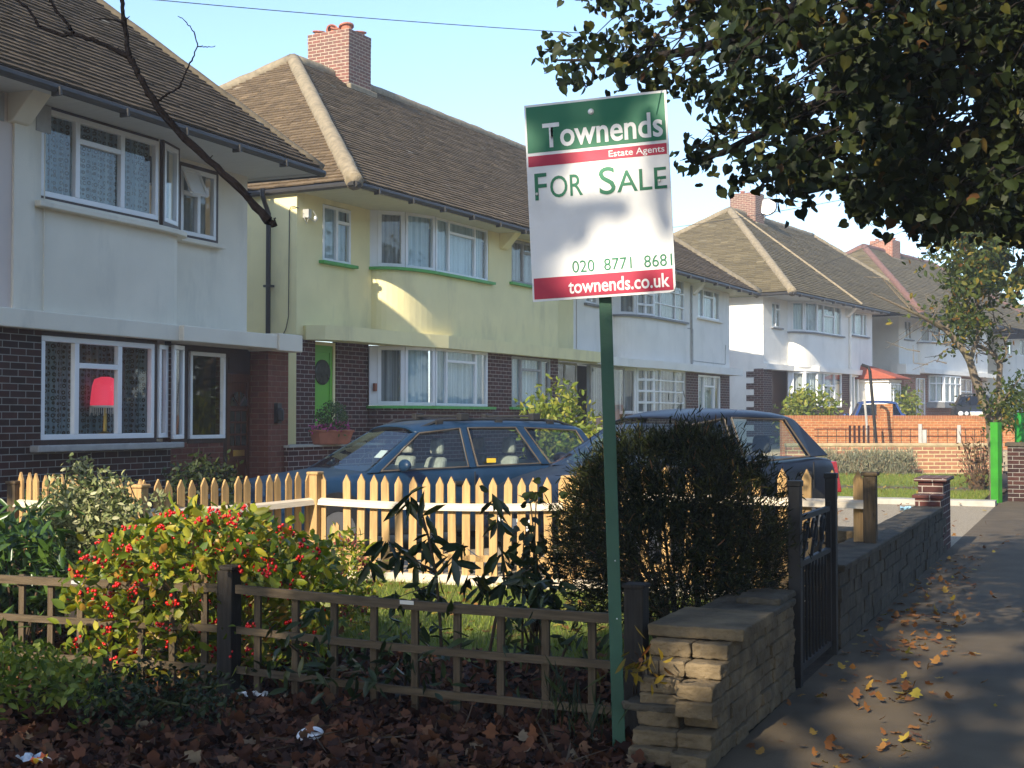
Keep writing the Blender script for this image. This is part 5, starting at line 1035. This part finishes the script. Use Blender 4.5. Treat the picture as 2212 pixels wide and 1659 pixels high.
# ---- trees over the road: seen in the window panes, and they shade the house fronts from the open sky
for i, (x, y, h, r) in enumerate(((15.5, 6, 8.5, 3.4), (16, 17, 9, 3.6), (16.5, 29, 8.5, 3.6), (17, 42, 9, 3.8), (16, -8, 9, 3.6), (18, 56, 9, 4.0))):
    t = empty('street_tree', (x, y, 0), 0, ['street tree over the road opposite the picket fence', 'street tree over the road opposite the yellow house', 'street tree over the road opposite the far half of the yellow and white pair', 'street tree over the road opposite the house with the dish', 'street tree over the road behind the viewpoint', 'last street tree over the road opposite the red brick porch'][i], 'tree', 'trees over the road')
    m = MB(); m.tube([(0, 0, -.2), (0, 0, 2.2), (.1, 0, h * .6)], [.3, .22, .1], 8); m.build('trunk', m_bark, t)
    p, _ = clumps((0, 0, h * .62), (r, r, h * .40), 900, 7, .3, .3, rng); leaves('crown', m_shade_leaf if i % 2 else m_aut, p, .34, 'heart', t, droop=.2)
g = np.stack([rng.normal(size=9000) * .5 + 19, rng.uniform(-15, 80, 9000), rng.uniform(0, 1, 9000) ** .7 * 2.6], 1)
hd_ = empty('hedge', (19, 30, 0), 0, 'long tall garden hedge over the road facing the houses', 'hedge'); leaves('foliage', m_shade_leaf, g - np.array([19, 30, 0]), .3, 'heart', hd_); m = MB(); m.box(-.25, .25, -45, 50, 0, 2.3); m.build('stems', m_bark, hd_)
# ---- dark bare branch hanging across the grey house
bb_ = empty('bare_tree', (-6.2, 3.4, 0), 0, 'bare dark branch with a cut end hanging in front of the grey house', 'tree'); bo = Vector((-6.2, 3.4, 0))
bt_ = MB()
def br(pts, r, d=6.4):
    P = [AT(x, y, d + dd) - bo for x, y, dd in pts]; Q = []; rr = []
    for i in range(len(P) - 1):
        for k in range(4):
            t = k / 4; Q.append(P[i].lerp(P[i + 1], t) + Vector((random.gauss(0, 1), random.gauss(0, 1), random.gauss(0, 1))) * .0022); rr.append((r[i] + (r[i + 1] - r[i]) * t) * .98 * random.uniform(.88, 1.14) * (1.22 if random.random() < .12 else 1))
    bt_.tube(Q + [P[-1]], rr + [r[-1]], 8)
    for i in range(3, len(Q) - 1, 5):
        if r[0] > .008: e = Q[i] + Vector((random.uniform(-1, 1), random.uniform(-1, 1), random.uniform(-.2, 1))) * .03; bt_.tube([Q[i], e], [.005, .002], 5)
br([(594, 488, 0), (575, 472, 0), (530, 420, 0), (467, 360, .03), (400, 300, .06), (347, 240, .1), (322, 200, .12), (300, 164, .14), (288, 138, .15), (278, 120, .16), (273, 83, .18), (267, 33, .2), (262, 0, .2), (250, -120, .2), (180, -420, 0), (60, -700, -.4)], [.017, .021, .019, .018, .018, .017, .016, .015, .0145, .014, .0115, .011, .011, .014, .02, .03])
br([(277, 122, .16), (240, 103, .18), (200, 85, .2), (160, 75, .22), (133, 76, .24), (110, 67, .25), (85, 57, .26), (63, 22, .27), (37, 0, .28), (-60, -120, .2)], [.014, .012, .0115, .011, .010, .008, .0075, .007, .007, .006])
br([(160, 75, .22), (150, 55, .2), (133, 37, .2), (118, 18, .2), (106, -6, .2), (60, -120, .2)], [.009, .0075, .0075, .007, .007, .005])
br([(340, 217, .1), (362, 203, .1), (387, 189, .1), (397, 168, .1), (404, 150, .1), (416, 125, .1), (426, 100, .1), (421, 73, .1), (412, 58, .1), (404, 50, .1), (394, 40, .1), (384, 35, .1)], [.006, .0055, .005, .0045, .004, .0038, .0035, .003, .0028, .0026, .0022, .0018])
br([(426, 100, .1), (440, 101, .1), (452, 102, .1), (465, 99, .1)], [.003, .0025, .0022, .0018]); br([(267, 57, .18), (258, 46, .18), (247, 43, .18), (220, 40, .18), (194, 42, .18)], [.005, .0045, .004, .0035, .002])
br([(594, 488, 0), (592, 478, -.01), (594, 470, -.01)], [.006, .005, .003])
bt_.build('branch', M('near black bark', (.006, .005, .0055), .9, .4, 12, .8, 40, spec=.03), bb_)  # matte near-black bark, darker than the trunk's
m = MB(); top = AT(60, -700, 6.0) - bo; m.tube([(0, 0, -.2), (-.3, -.3, 1.5), (-.5, -.9, 3.0), (-.7, -1.5, 4.6), (-.2, -.6, 5.6), top], [.16, .13, .11, .09, .06, .03], 9); m.build('trunk', m_bark, bb_)
# ---- small tree in a green guard, thin yellowing foliage
sm = AT(2152, 1000, 24.6); s_t = empty('small_street_tree', (sm.x, sm.y, 0), 0, 'small half bare street tree with forked pale trunk and yellowing leaves', 'tree'); s_o = Vector((sm.x, sm.y, 0))
m = MB()
def tl(pts, r, d=24.6): m.tube([AT(x, y, d + dd) - s_o for x, y, dd in pts], r, 7)
tl([(2150, 1090, 0), (2147, 990, 0), (2139, 905, 0), (2118, 850, 0), (2104, 810, 0), (2096, 782, 0), (2085, 762, 0), (2065, 735, 0), (2042, 712, 0), (2012, 694, -.2), (1975, 676, -.4), (1930, 655, -.5), (1880, 632, -.6)], [.10, .095, .09, .08, .075, .07, .065, .06, .05, .04, .03, .022, .010])
tl([(2096, 782, 0), (2103, 755, .1), (2112, 735, .2), (2111, 690, .3), (2108, 640, .3), (2104, 590, .3), (2100, 540, .2)], [.05, .045, .04, .035, .03, .02, .01])
tl([(2158, 1000, .2), (2157, 850, .3), (2160, 788, .3), (2147, 765, .3), (2125, 752, .3), (2107, 745, .2), (2085, 720, .2), (2060, 700, .1)], [.07, .06, .055, .05, .04, .03, .02, .01])
tl([(2042, 712, 0), (2055, 690, .2), (2080, 660, .3), (2100, 620, .3), (2120, 560, .4)], [.03, .025, .02, .015, .008]); tl([(2165, 870, .3), (2190, 835, .3), (2205, 815, .4)], [.03, .02, .01])
tl([(1975, 676, -.4), (1940, 640, -.3), (1905, 600, -.3), (1868, 598, -.2)], [.02, .015, .01, .006]); tl([(2160, 788, .3), (2175, 760, .3), (2170, 735, .3), (2150, 700, .4), (2140, 650, .4)], [.03, .025, .02, .015, .01])
for k in range(46):
    x, y = rng.uniform(1960, 2190), rng.uniform(640, 790); tl([(x, y, 0), (x + rng.uniform(-40, 30), y + rng.uniform(-35, 25), .1), (x + rng.uniform(-80, 50), y + rng.uniform(-60, 45), .2)], [.012, .008, .004])
m.build('trunk', m_barkpale, s_t)
pts = []
for k in range(900):
    px = rng.normal(2105, 65); py = rng.normal(610, 75)
    if px < 1930 or py > 770 or (px < 2010 and rng.uniform() < .7) or wob(np.array(px / 40.), np.array(py / 40.), 1, 1) > .05: continue
    pts.append(tuple(AT(px, py, 24.6 + rng.normal() * .9)))
P = np.repeat(np.array(pts), 6, axis=0) + rng.normal(size=(len(pts) * 6, 3)) * .11
leaves('crown', m_aut, P - np.array(s_o), .12, 'oval', s_t, droop=.4)
pts = [tuple(AT(rng.normal(2165, 30), rng.normal(870, 30), 24.3)) for k in range(70)]; P = np.repeat(np.array(pts), 5, axis=0) + rng.normal(size=(350, 3)) * .09
leaves('shoots', m_aut, P - np.array(s_o), .10, 'oval', s_t)
# taller street tree further on, sunlit yellow green, behind the lime leaves
f_o = AT(2330, 980, 27); ft = empty('street_tree', (f_o.x, f_o.y, 0), 0, 'sunlit yellow green street tree beyond the small forked one at the right edge', 'tree'); f_o.z = 0
m = MB(); m.tube([(0, 0, -.2), (0, 0, 3), (0, .1, 6), (0, 0, 8)], [.22, .17, .12, .05], 8); m.build('trunk', m_bark, ft)
pts = []
for k in range(1500):
    px = rng.uniform(1990, 2420); py = rng.uniform(300, 620)
    if px < 2060 + abs(py - 450) * .35 or wob(np.array(px / 60.), np.array(py / 50.), 1, 2) > .45: continue
    pts.append(tuple(AT(px, py, rng.uniform(24.5, 29))))
P = np.repeat(np.array(pts), 6, axis=0) + rng.normal(size=(len(pts) * 6, 3)) * .16
leaves('crown', m_aut, P - np.array(f_o), .16, 'heart', ft, droop=.4)
# tree guards
m_gg = M('bright green tree guard', (.03, .22, .015), .5, .2, 4, spec=.4, stain=((.03, .10, .02), 6, .6)); 
def guard(px, py, d, h, lab, col=m_gg):
    p = AT(px, py, d); o = empty('tree_guard', (p.x, p.y, 0), -20, lab, 'tree guard', 'green tree guards'); m = MB(); m.lathe([(.10, 0), (.10, h), (.085, h), (.085, 0)], n=4); m.lathe([(.106, h * .3), (.106, h * .3 + .02)], n=4); m.lathe([(.106, h * .75), (.106, h * .75 + .02)], n=4); m.build('sleeve', col, o); return o
guard(2152, 1000, 23.6, 1.44, 'tall bright green tree guard round the small forked street tree')
guard(2203, 950, 26.5, 1.62, 'second green tree guard half cut off by the right edge of the view', M('plain green guard', (.02, .22, .03), .5, .1, 4))  # nearly the same green as the first guard, without its stain

# ---------------------------------------------------------------- SHRUBS
def shrub(name, base, lab, mat, pts, size, shape, stems=None, smat=m_twig, cat='shrub', aim=None, droop=0.0, flat=.1, group=None, sr=.006):
    o = empty(name, base, 0, lab, cat, group); b = np.array(base)
    leaves('foliage', mat, pts - b, size, shape, o, aim=aim, droop=droop, flat=flat)
    if stems is not None:
        m = MB()
        for s in stems:
            e = Vector(s) - Vector(base); st_ = Vector((random.uniform(-.12, .12), random.uniform(-.1, .1), -.02)); md = st_.lerp(e, .55) + Vector((0, 0, .05)); m.tube([st_, md, e], [sr * 1.6, sr * 1.2, sr * .6], 5)
        m.build('stems', smat, o)
    return o
def volume(px0, px1, py0, py1, d0, d1, k, per, cr, shape=None, low=None):
    """clump centres through a shrub's volume, kept where shape(u, v) says the outline is"""
    out = []
    while len(out) < k:
        u, v = rng.uniform(0, 1), rng.uniform(0, 1)
        if shape and not shape(u, v): continue
        p = AT(px0 + (px1 - px0) * u, py0 + (py1 - py0) * v, rng.uniform(d0, d1)); 
        if p.z < .03: continue
        out.append(tuple(p))
    c = np.array(out); return np.repeat(c, per, axis=0) + rng.normal(size=(k * per, 3)) * cr, c
m_skim = ISL('yellow green skimmia leaves', [(0, (.07, .12, .013)), (.4, (.15, .20, .018)), (.75, (.28, .29, .026)), (.93, (.44, .38, .04)), (1, (.40, .17, .04))], .45, .35, .3)
m_berry = M('red berries', (.55, .012, .010), .25, .2, 40, spec=.5)
m_varieg = ISL('variegated small leaves', [(0, (.10, .13, .04)), (.4, (.22, .25, .09)), (.8, (.40, .40, .19)), (1, (.5, .48, .28))], .5, .3, .2)
m_deep = ISL('deep green glossy leaves', [(0, (.03, .07, .014)), (.5, (.06, .12, .022)), (1, (.11, .18, .03))], .32, .5, .15)
m_rhodo = ISL('rhododendron leaves', [(0, (.016, .03, .009)), (.5, (.03, .046, .012)), (.9, (.045, .064, .015)), (1, (.12, .11, .025))], .4, .35, .12)
m_con = ISL('dark needle foliage', [(0, (.007, .010, .004)), (.5, (.016, .022, .006)), (.9, (.038, .046, .011)), (.97, (.07, .06, .016)), (1, (.15, .06, .025))], .75, .15, .05)
m_weed = ISL('bright weeds', [(0, (.08, .13, .02)), (.5, (.16, .22, .03)), (1, (.30, .32, .06))], .55, .3, .3)
m_ivy = ISL('dark ivy', [(0, (.010, .018, .006)), (.6, (.022, .036, .009)), (1, (.045, .06, .014))], .55, .25, .1)
m_pinkfl = ISL('pink flowers', [(0, (.55, .08, .28)), (1, (.75, .2, .45))], .7, .2, .2)
m_bushy = ISL('yellow green bush leaves', [(0, (.10, .15, .02)), (.6, (.20, .25, .03)), (1, (.33, .30, .05))], .5, .35, .25)
m_lav = ISL('grey lavender stems', [(0, (.17, .18, .11)), (.5, (.28, .29, .2)), (1, (.35, .27, .16))], .8, .2, .1)
dome = lambda u, v: v > .32 * (abs(u - .5) * 2) ** 2.2 and wob(np.array(u * 7), np.array(v * 5), 1, .3) < .55
# skimmia with red berries
pts, cc = volume(150, 715, 1108, 1480, 7.2, 8.5, 560, 9, .05, lambda u, v: v > (.34 * max(0, (.45 - u) / .45) ** 1.2 + .22 * max(0, (u - .7) / .3)) + .035 * math.sin(u * 23) and (v < .88 or .2 < u < .8) and (v < .55 or rng.uniform() < .5))
base = G(450, 1455); base.z = 0
sk_ = shrub('berry_bush', base, 'sunlit yellow green bush covered in clusters of red berries behind the trellis', m_skim, pts, .075, 'oval', cc[::9], m_twigpale, flat=.35)
m = MB()
sel = cc[rng.permutation(len(cc))[:240]]
for c in sel:
    c = Vector(c) - base + Vector((random.uniform(-.03, .03), random.uniform(-.09, -.03), random.uniform(.02, .07)))
    for k in range(random.randint(4, 11)): m.ell(c + Vector((random.gauss(0, .016), random.gauss(0, .016), random.gauss(0, .014))), (.0095, .0095, .0095), 6, 4)
o = m.build('berries', m_berry, sk_, uv=False, smooth=True); o['kind'] = 'stuff'
# pink budded side lobe
pts, cc = volume(690, 800, 1170, 1330, 8.6, 9.2, 70, 10, .05, dome); base = G(740, 1330)
pb = shrub('budding_shrub', base, 'small green shrub with dull pink buds at the right end of the berry bush', m_skim, pts, .065, 'long', cc[::5], m_twigpale)
m_bud = ISL('dull pink buds', [(0, (.25, .05, .05)), (1, (.4, .12, .10))], .7, .2, .1); leaves('buds', m_bud, (np.repeat(cc[::3], 14, axis=0) + rng.normal(size=(len(cc[::3]) * 14, 3)) * .025) - np.array(base), .03, 'oval', pb, aim=np.repeat(UPV[None], len(cc[::3]) * 14, 0))
# variegated shrub with upright shoots
pts, cc = volume(80, 300, 1050, 1290, 8.8, 9.6, 620, 14, .05, lambda u, v: v > .22 * abs(u - .5) * 2 + .03 * math.sin(u * 23)); base = G(190, 1400); base = Vector((base.x, base.y + .9, 0)); ext = []
for x0, y0, y1 in ((160, 985, 1060), (190, 990, 1060), (132, 1025, 1100), (240, 1020, 1090), (262, 1035, 1100), (178, 1000, 1060), (215, 1010, 1070), (345, 1065, 1120), (112, 1045, 1110)):
    for k in range(30): ext.append(tuple(AT(x0 + rng.normal() * 10, y0 + (y1 - y0) * rng.uniform(), 9.1 + rng.normal() * .08)))
pts = np.concatenate([pts, np.repeat(np.array(ext), 2, axis=0) + rng.normal(size=(len(ext) * 2, 3)) * .012])
shrub('variegated_shrub', base, 'tall pale variegated shrub with upright shoots at the left behind the berry bush', m_varieg, pts, .046, 'oval', [e for e in ext[::8]] + [tuple(c) for c in cc[::12]], m_twig, flat=.3)
pts, cc = volume(-60, 115, 1115, 1330, 8.0, 9.0, 150, 9, .08, lambda u, v: v > .12 * u); base = G(20, 1430); base.z = 0
shrub('laurel', base, 'deep green glossy shrub at the left edge behind the trellis', m_deep, pts, .12, 'long', cc[::8], droop=.5, flat=.5)
# rhododendron saplings : upright stems with whorls of long leaves
rh = empty('rhododendron', tuple(G(990, 1395)), 0, 'leggy rhododendron sapling with drooping dark leaves in front of the sunny pickets', 'shrub'); ro = Vector(rh.location)
m = MB(); tips = []
for path in ([(690, 1300), (675, 1310)], ): pass
def stem(pts, r=.008):
    m.tube([AT(*p) - ro for p in pts], [r * (1 - .6 * i / (len(pts) - 1)) for i in range(len(pts))], 6)
stem([(955, 1440, 7.1), (950, 1330, 7.1), (942, 1240, 7.1), (928, 1170, 7.1), (912, 1110, 7.1), (890, 1085, 7.1)], .010); stem([(1052, 1440, 7.2), (1070, 1340, 7.2), (1090, 1270, 7.2), (1085, 1200, 7.2), (1082, 1120, 7.2), (1066, 1080, 7.2)], .010)
stem([(942, 1240, 7.1), (905, 1215, 7.0), (870, 1195, 7.0), (840, 1180, 7.0)], .005); stem([(942, 1240, 7.1), (975, 1205, 7.2), (1000, 1180, 7.2)], .005); stem([(1085, 1250, 7.2), (1125, 1240, 7.1), (1150, 1225, 7.1)], .005); stem([(1075, 1290, 7.2), (1040, 1270, 7.1), (1020, 1250, 7.1)], .005); stem([(940, 1260, 7.1), (900, 1275, 7.0), (860, 1290, 7.0)], .005)
m.build('stems', m_twig, rh)
W_ = [(885, 1075), (912, 1115), (928, 1165), (840, 1175), (872, 1195), (905, 1220), (942, 1240), (1000, 1180), (975, 1205), (860, 1285), (900, 1270), (1064, 1075), (1080, 1125), (1085, 1195), (1090, 1250), (1150, 1222), (1125, 1240), (1020, 1245), (1040, 1265), (1165, 1262), (945, 1290), (800, 1215)]
A_ = []
for x, y in W_:
    for k in range(9): A_.append(tuple(AT(x + rng.normal() * 6, y + rng.normal() * 6, 7.12 + rng.normal() * .05)))
A_ = np.array(A_); leaves('foliage', m_rhodo, A_ - np.array(ro), .135, 'long', rh, droop=.75, flat=.25)
# lower plants behind the trellis, in shade
for i, (x0, x1, y0, y1, lab) in enumerate(((620, 800, 1330, 1480, 'dark low plant behind the trellis, just right of its post'), (800, 1000, 1320, 1470, 'dark leafy low plant under the rhododendron stems'), (1080, 1290, 1290, 1440, 'clump of dark long leaves behind the right end of the trellis'))):
    pts, cc = volume(x0, x1, y0, y1, 6.5, 7.2, 17, 7, .06, dome); base = G((x0 + x1) / 2, 1500); shrub('low_plant', base, lab, m_rhodo, pts, .095, 'long', cc[::3], droop=.5, flat=.4, cat='plant', group='dark plants behind the trellis')
# climbing stems
pts, cc = volume(1105, 1200, 1055, 1330, 7.6, 8.0, 34, 6, .05, lambda u, v: abs(u - .45) < .12 + .38 * v); base = G(1160, 1420); base.z = 0
shrub('climber', base, 'thin climbing shrub with small dark leaves between the rhododendron and the dark bush', m_ivy, pts, .05, 'heart', cc[::3], m_twig, droop=.3)
# big dark needle bush
def conshape(u, v):
    top = .07 + .42 * max(0, .3 - u) / .3 + .34 * max(0, u - .7) / .3 + .06 * math.sin(u * 17 + 1) + .03 * math.sin(u * 41) + .16 * rng.uniform() ** 3 - .05 * rng.uniform() ** 4
    return v > top and abs(u - .5 + .03 * math.sin(v * 19)) < .5 - .22 * max(0, v - .55) and rng.uniform() > 1.1 * max(0, v - .6) and (wob(np.array(u * 9), np.array(v * 7), 1, .9) < .4 or rng.uniform() < .3)
pts, cc = volume(1205, 1700, 918, 1330, 7.3, 8.8, 1650, 26, .055, conshape); base = G(1470, 1420); base.z = 0
spr = []
for k in range(230):
    u = rng.uniform(.02, .98); top = .09 + .42 * max(0, .3 - u) / .3 + .34 * max(0, u - .7) / .3; b0 = AT(1205 + 495 * u, 925 + 405 * (top + rng.uniform(0, .5) * (1 if abs(u - .5) > .38 else .15)), rng.uniform(7.5, 8.6))
    dr = Vector(((u - .5) * 1.6 + rng.normal() * .4, -.3 + rng.normal() * .4, .6 + rng.normal() * .3)).normalized(); L_ = rng.uniform(.05, .17)
    for j in range(26): spr.append(tuple(b0 + dr * L_ * rng.uniform() + Vector(rng.normal(size=3)) * .009))
pts = np.concatenate([pts, np.array(spr)])
aim = unit(pts - (np.array(base) + np.array([0, .2, .35]))) * .8 + np.array([0, 0, .1])
con = shrub('conifer_bush', base, 'large dark feathery needle leaved bush behind the sign post', m_con, pts, .06, 'needle', cc[::70], m_twig, aim=aim, sr=.008)
# weeds and ivy in front
pts, cc = volume(-40, 220, 1345, 1530, 6.2, 6.9, 110, 8, .05, lambda u, v: v > .2 + .5 * u * u); base = G(60, 1530); base.z = 0
shrub('weeds', base, 'bright sunlit weeds growing through the left end of the trellis', m_weed, pts, .055, 'oval', cc[::8], m_twiggreen, cat='weeds', flat=.3)
pts, cc = volume(190, 500, 1395, 1540, 6.0, 6.6, 90, 9, .05, lambda u, v: v > .6 - .3 * math.sin(u * 3) + .06 * math.sin(u * 17)); base = G(340, 1545); base.z = 0
shrub('ivy', base, 'dark ivy and nettles tangled at the foot of the trellis left of its post', m_ivy, pts, .034, 'oval', cc[::8], m_twiggreen, cat='plant', flat=.1)
pts, cc = volume(1362, 1425, 1405, 1475, 5.5, 5.7, 8, 4, .03); base = G(1425, 1560, 0)
shrub('yellow_leaf_plant', base, 'sprig of yellowing leaves beside the broken wall end', ISL('yellowing leaves', [(0, (.16, .12, .02)), (.6, (.28, .19, .02)), (1, (.2, .06, .02))], .5, .3, .25), pts, .08, 'long', cc, m_twig, cat='plant', droop=.6, sr=.004)
pts, cc = volume(1180, 1330, 1500, 1600, 5.7, 6.1, 12, 8, .04); shrub('grass_tuft', G(1250, 1600), 'tuft of green grass among the leaves in front of the trellis', m_ivy, pts, .13, 'blade', None, cat='grass', aim=np.repeat(UPV[None] * .8, len(pts), 0))
# planting by the houses
pts, cc = volume(365, 515, 1000, 1075, 13.2, 13.9, 70, 12, .06, dome); shrub('door_shrub', G(440, 1240), 'dim rounded shrub under the porch window of the grey house', m_ivy, pts, .07, 'oval', None, droop=.2)
pts, cc = volume(1135, 1300, 815, 1010, 19.5, 21.2, 190, 11, .10, lambda u, v: v > .1 + 1.1 * abs(u - .42) ** 1.4); shrub('laurel', AT(1215, 1000, 20.3), 'glossy yellow green laurel between the estate car and the white half of the house', m_bushy, pts, .11, 'oval', cc[::10], flat=.3)
pts, cc = volume(1695, 1805, 845, 950, 40.5, 42, 150, 10, .16, dome); shrub('bush', AT(1750, 960, 41), 'bright yellow green bush in front of the far white house bay', m_bushy, pts, .17, 'oval', cc[::10])
pts, cc = volume(1915, 1975, 845, 905, 50, 52, 70, 10, .16, dome); shrub('bush', AT(1945, 920, 51), 'small bush against the red brick side wall behind the blue hatchback', m_bushy, pts, .2, 'oval', cc[::10])
pts, cc = volume(2165, 2230, 810, 920, 30, 33, 60, 8, .14, dome); shrub('bush', AT(2200, 930, 31), 'sunlit leafy bush behind the green tree guards at the right edge', m_bushy, pts, .14, 'oval', cc[::8])
# rounded lavender hedge
a0 = AT(1770, 1022, 35.4); a1 = AT(1975, 1022, 35.6)
c = [];
for k in range(1500):
    u = rng.uniform(); p = a0.lerp(a1, u); c.append((p.x + rng.normal() * .05, p.y + rng.uniform(-.5, .25), .04 + rng.uniform(0, .55) ** 1.0 + .06 * rng.normal()))
c = np.array(c); c[:, 2] = np.clip(c[:, 2], .05, .64); P = np.repeat(c, 5, axis=0) + rng.normal(size=(len(c) * 5, 3)) * .03
hg = empty('lavender_hedge', tuple(a0.lerp(a1, .5)), 0, 'clipped grey lavender hedge in front of the salmon brick wall', 'hedge'); leaves('foliage', m_lav, P - np.array(hg.location), .15, 'needle', hg, aim=np.repeat(np.array([[0, -.4, 1.2]]), len(P), 0)); hg.location.z = 0
pts, cc = volume(2085, 2145, 960, 1060, 27, 28.5, 45, 8, .12); shrub('twiggy_shrub', AT(2115, 1075, 27.6), 'half bare brown twiggy shrub left of the green tree guard', ISL('brown leaves', [(0, (.08, .045, .02)), (1, (.16, .09, .04))], .8, .2, .1), pts, .09, 'oval', [tuple(AT(rng.uniform(2070, 2150), rng.uniform(930, 1040), 27.6)) for k in range(50)], m_twig)
# trough of pink flowers and clipped ball on the little wall by the green door
tq = AT(716, 960, 19.3); lw = empty('low_wall', (tq.x - .2, tq.y, 0), 6, 'low maroon brick wall by the green front door', 'wall'); m = MB(); m.box(-.3, .15, -.9, 1.4, 0, tq.z - .03); m.build('bricks', m_brickmaroon, lw); m = MB(); m.box(-.33, .18, -.92, 1.42, tq.z - .03, tq.z); m.build('coping', m_kerb, lw)
tr_ = empty('flower_trough', (tq.x, tq.y, tq.z), 25, 'terracotta trough with pink flowers and a clipped ball, on the low wall', 'planter'); m = MB(); m.hexa([(-.09, -.26, 0), (.09, -.26, 0), (.09, .26, 0), (-.09, .26, 0), (-.13, -.31, .2), (.13, -.31, .2), (.13, .31, .2), (-.13, .31, .2)]); m.box(-.14, .14, -.32, .32, .18, .215); m.build('trough', m_terra, tr_, bevel=.012)
P, _ = clumps((0, 0, .40), (.2, .2, .2), 150, 8, .03, .8, rng); leaves('ball', m_deep, P, .04, 'oval', tr_)
P, _ = clumps((0, 0, .24), (.16, .40, .06), 60, 8, .03, .3, rng); leaves('flowers', m_pinkfl, P, .05, 'oval', tr_, flat=.3); leaves('flower_leaves', m_deep, P[::2] - np.array([0, 0, .03]), .06, 'oval', tr_)
# ---------------------------------------------------------------- FALLEN LEAVES
m_dead = ISL('dead brown leaves', [(0, (.03, .014, .009)), (.3, (.07, .028, .016)), (.6, (.12, .046, .024)), (.85, (.18, .072, .032)), (.96, (.19, .10, .05)), (1, (.30, .22, .13))], .8, .2, .08)
m_fall = ISL('fresh fallen leaves', [(0, (.16, .06, .02)), (.4, (.26, .11, .03)), (.8, (.36, .18, .05)), (1, (.42, .34, .05))], .7, .25, .15)
g = scatter(14000, [(-7.2, 3.4), (-1.75, 3.4), (-1.75, 5.55), (-1.9, 5.95), (-7.2, 5.85)]); g = np.concatenate([g, scatter(3600, [(-7.2, 5.9), (-2, 5.9), (-2, 7.5), (-7.2, 7.5)])]); g[:, 2] = np.abs(rng.normal(size=len(g))) * .022 - .015
aim = np.stack([rng.normal(size=len(g)), rng.normal(size=len(g)), rng.uniform(-.1, .45, len(g))], 1); tag(leaves('leaf_litter', m_dead, g, .068, 'maple', aim=aim * 1.2, flat=.55), kind='stuff')
edge = scatter(450, [(-1.5, 4.5), (-.5, 4.5), (-.9, 11), (-1.0, 15), (-1.5, 15)]); k = rng.uniform(size=len(edge)) < np.clip(1.1 - (edge[:, 0] + 1.5) * .9, .1, 1); edge = edge[k]
cl = [np.array([[x, y, 0]]) + rng.normal(size=(n, 3)) * np.array([s, s * 1.6, 0]) for x, y, n, s in ((-.95, 7.4, 26, .16), (-1.05, 9.0, 40, .16), (-1.15, 10.2, 46, .16), (-.75, 6.4, 12, .1), (-1.15, 12.4, 30, .2), (-.5, 5.6, 7, .1), (-.95, 5.9, 9, .12))]
g = np.concatenate([edge, scatter(110, [(-1.4, 4.2), (2, 4.2), (2, 20), (-1.4, 20)])] + cl); g = g[g[:, 0] > -1.46]; g[:, 2] = .012 + np.abs(rng.normal(size=len(g))) * .008
tag(leaves('fallen_leaves', m_fall, g, .054, 'maple', flat=.9, aim=np.stack([rng.normal(size=len(g)), rng.normal(size=len(g)), rng.uniform(0, .3, len(g))], 1)), kind='stuff')
g = np.concatenate([scatter(260, [(-6.5, 7.6), (-2.2, 7.6), (-2.2, 10.7), (-6.2, 10.7)]), scatter(420, [(-8, 24.6), (-1.9, 24.6), (-2.2, 36), (-8, 35)]), scatter(160, [(-8, 16.5), (-1.6, 16.5), (-1.6, 24), (-8, 24)])]); g[:, 2] = .03
tag(leaves('lawn_fallen_leaves', m_fall, g, .08, 'maple', flat=.9, aim=np.stack([rng.normal(size=len(g)), rng.normal(size=len(g)), rng.uniform(0, .3, len(g))], 1)), kind='stuff')
g = scatter(500, [(-7.2, 3.4), (-1.8, 3.4), (-1.9, 6.5), (-7.2, 6.5)]); g[:, 2] = .03
tag(leaves('fallen_twigs', m_twig, g, .16, 'twig', aim=np.stack([rng.normal(size=len(g)), rng.normal(size=len(g)), rng.uniform(-.1, .2, len(g))], 1) * 2, jit=.7), kind='stuff')
# ---------------------------------------------------------------- AIR
hz = MB(); hz.box(-220, 220, -170, 620, -1.3, 18); mh = bpy.data.materials.new('thin bright haze'); mh.use_nodes = True; nh = mh.node_tree; nh.nodes.remove(nh.nodes['Principled BSDF'])
pv = nh.nodes.new('ShaderNodeVolumePrincipled'); pv.inputs['Color'].default_value = (.95, .96, 1, 1); pv.inputs['Density'].default_value = HAZE; pv.inputs['Anisotropy'].default_value = .2; nh.links.new(pv.outputs[0], nh.nodes['Material Output'].inputs['Volume'])
if HAZE: tag(hz.build('haze', mh, uv=False), kind='stuff')
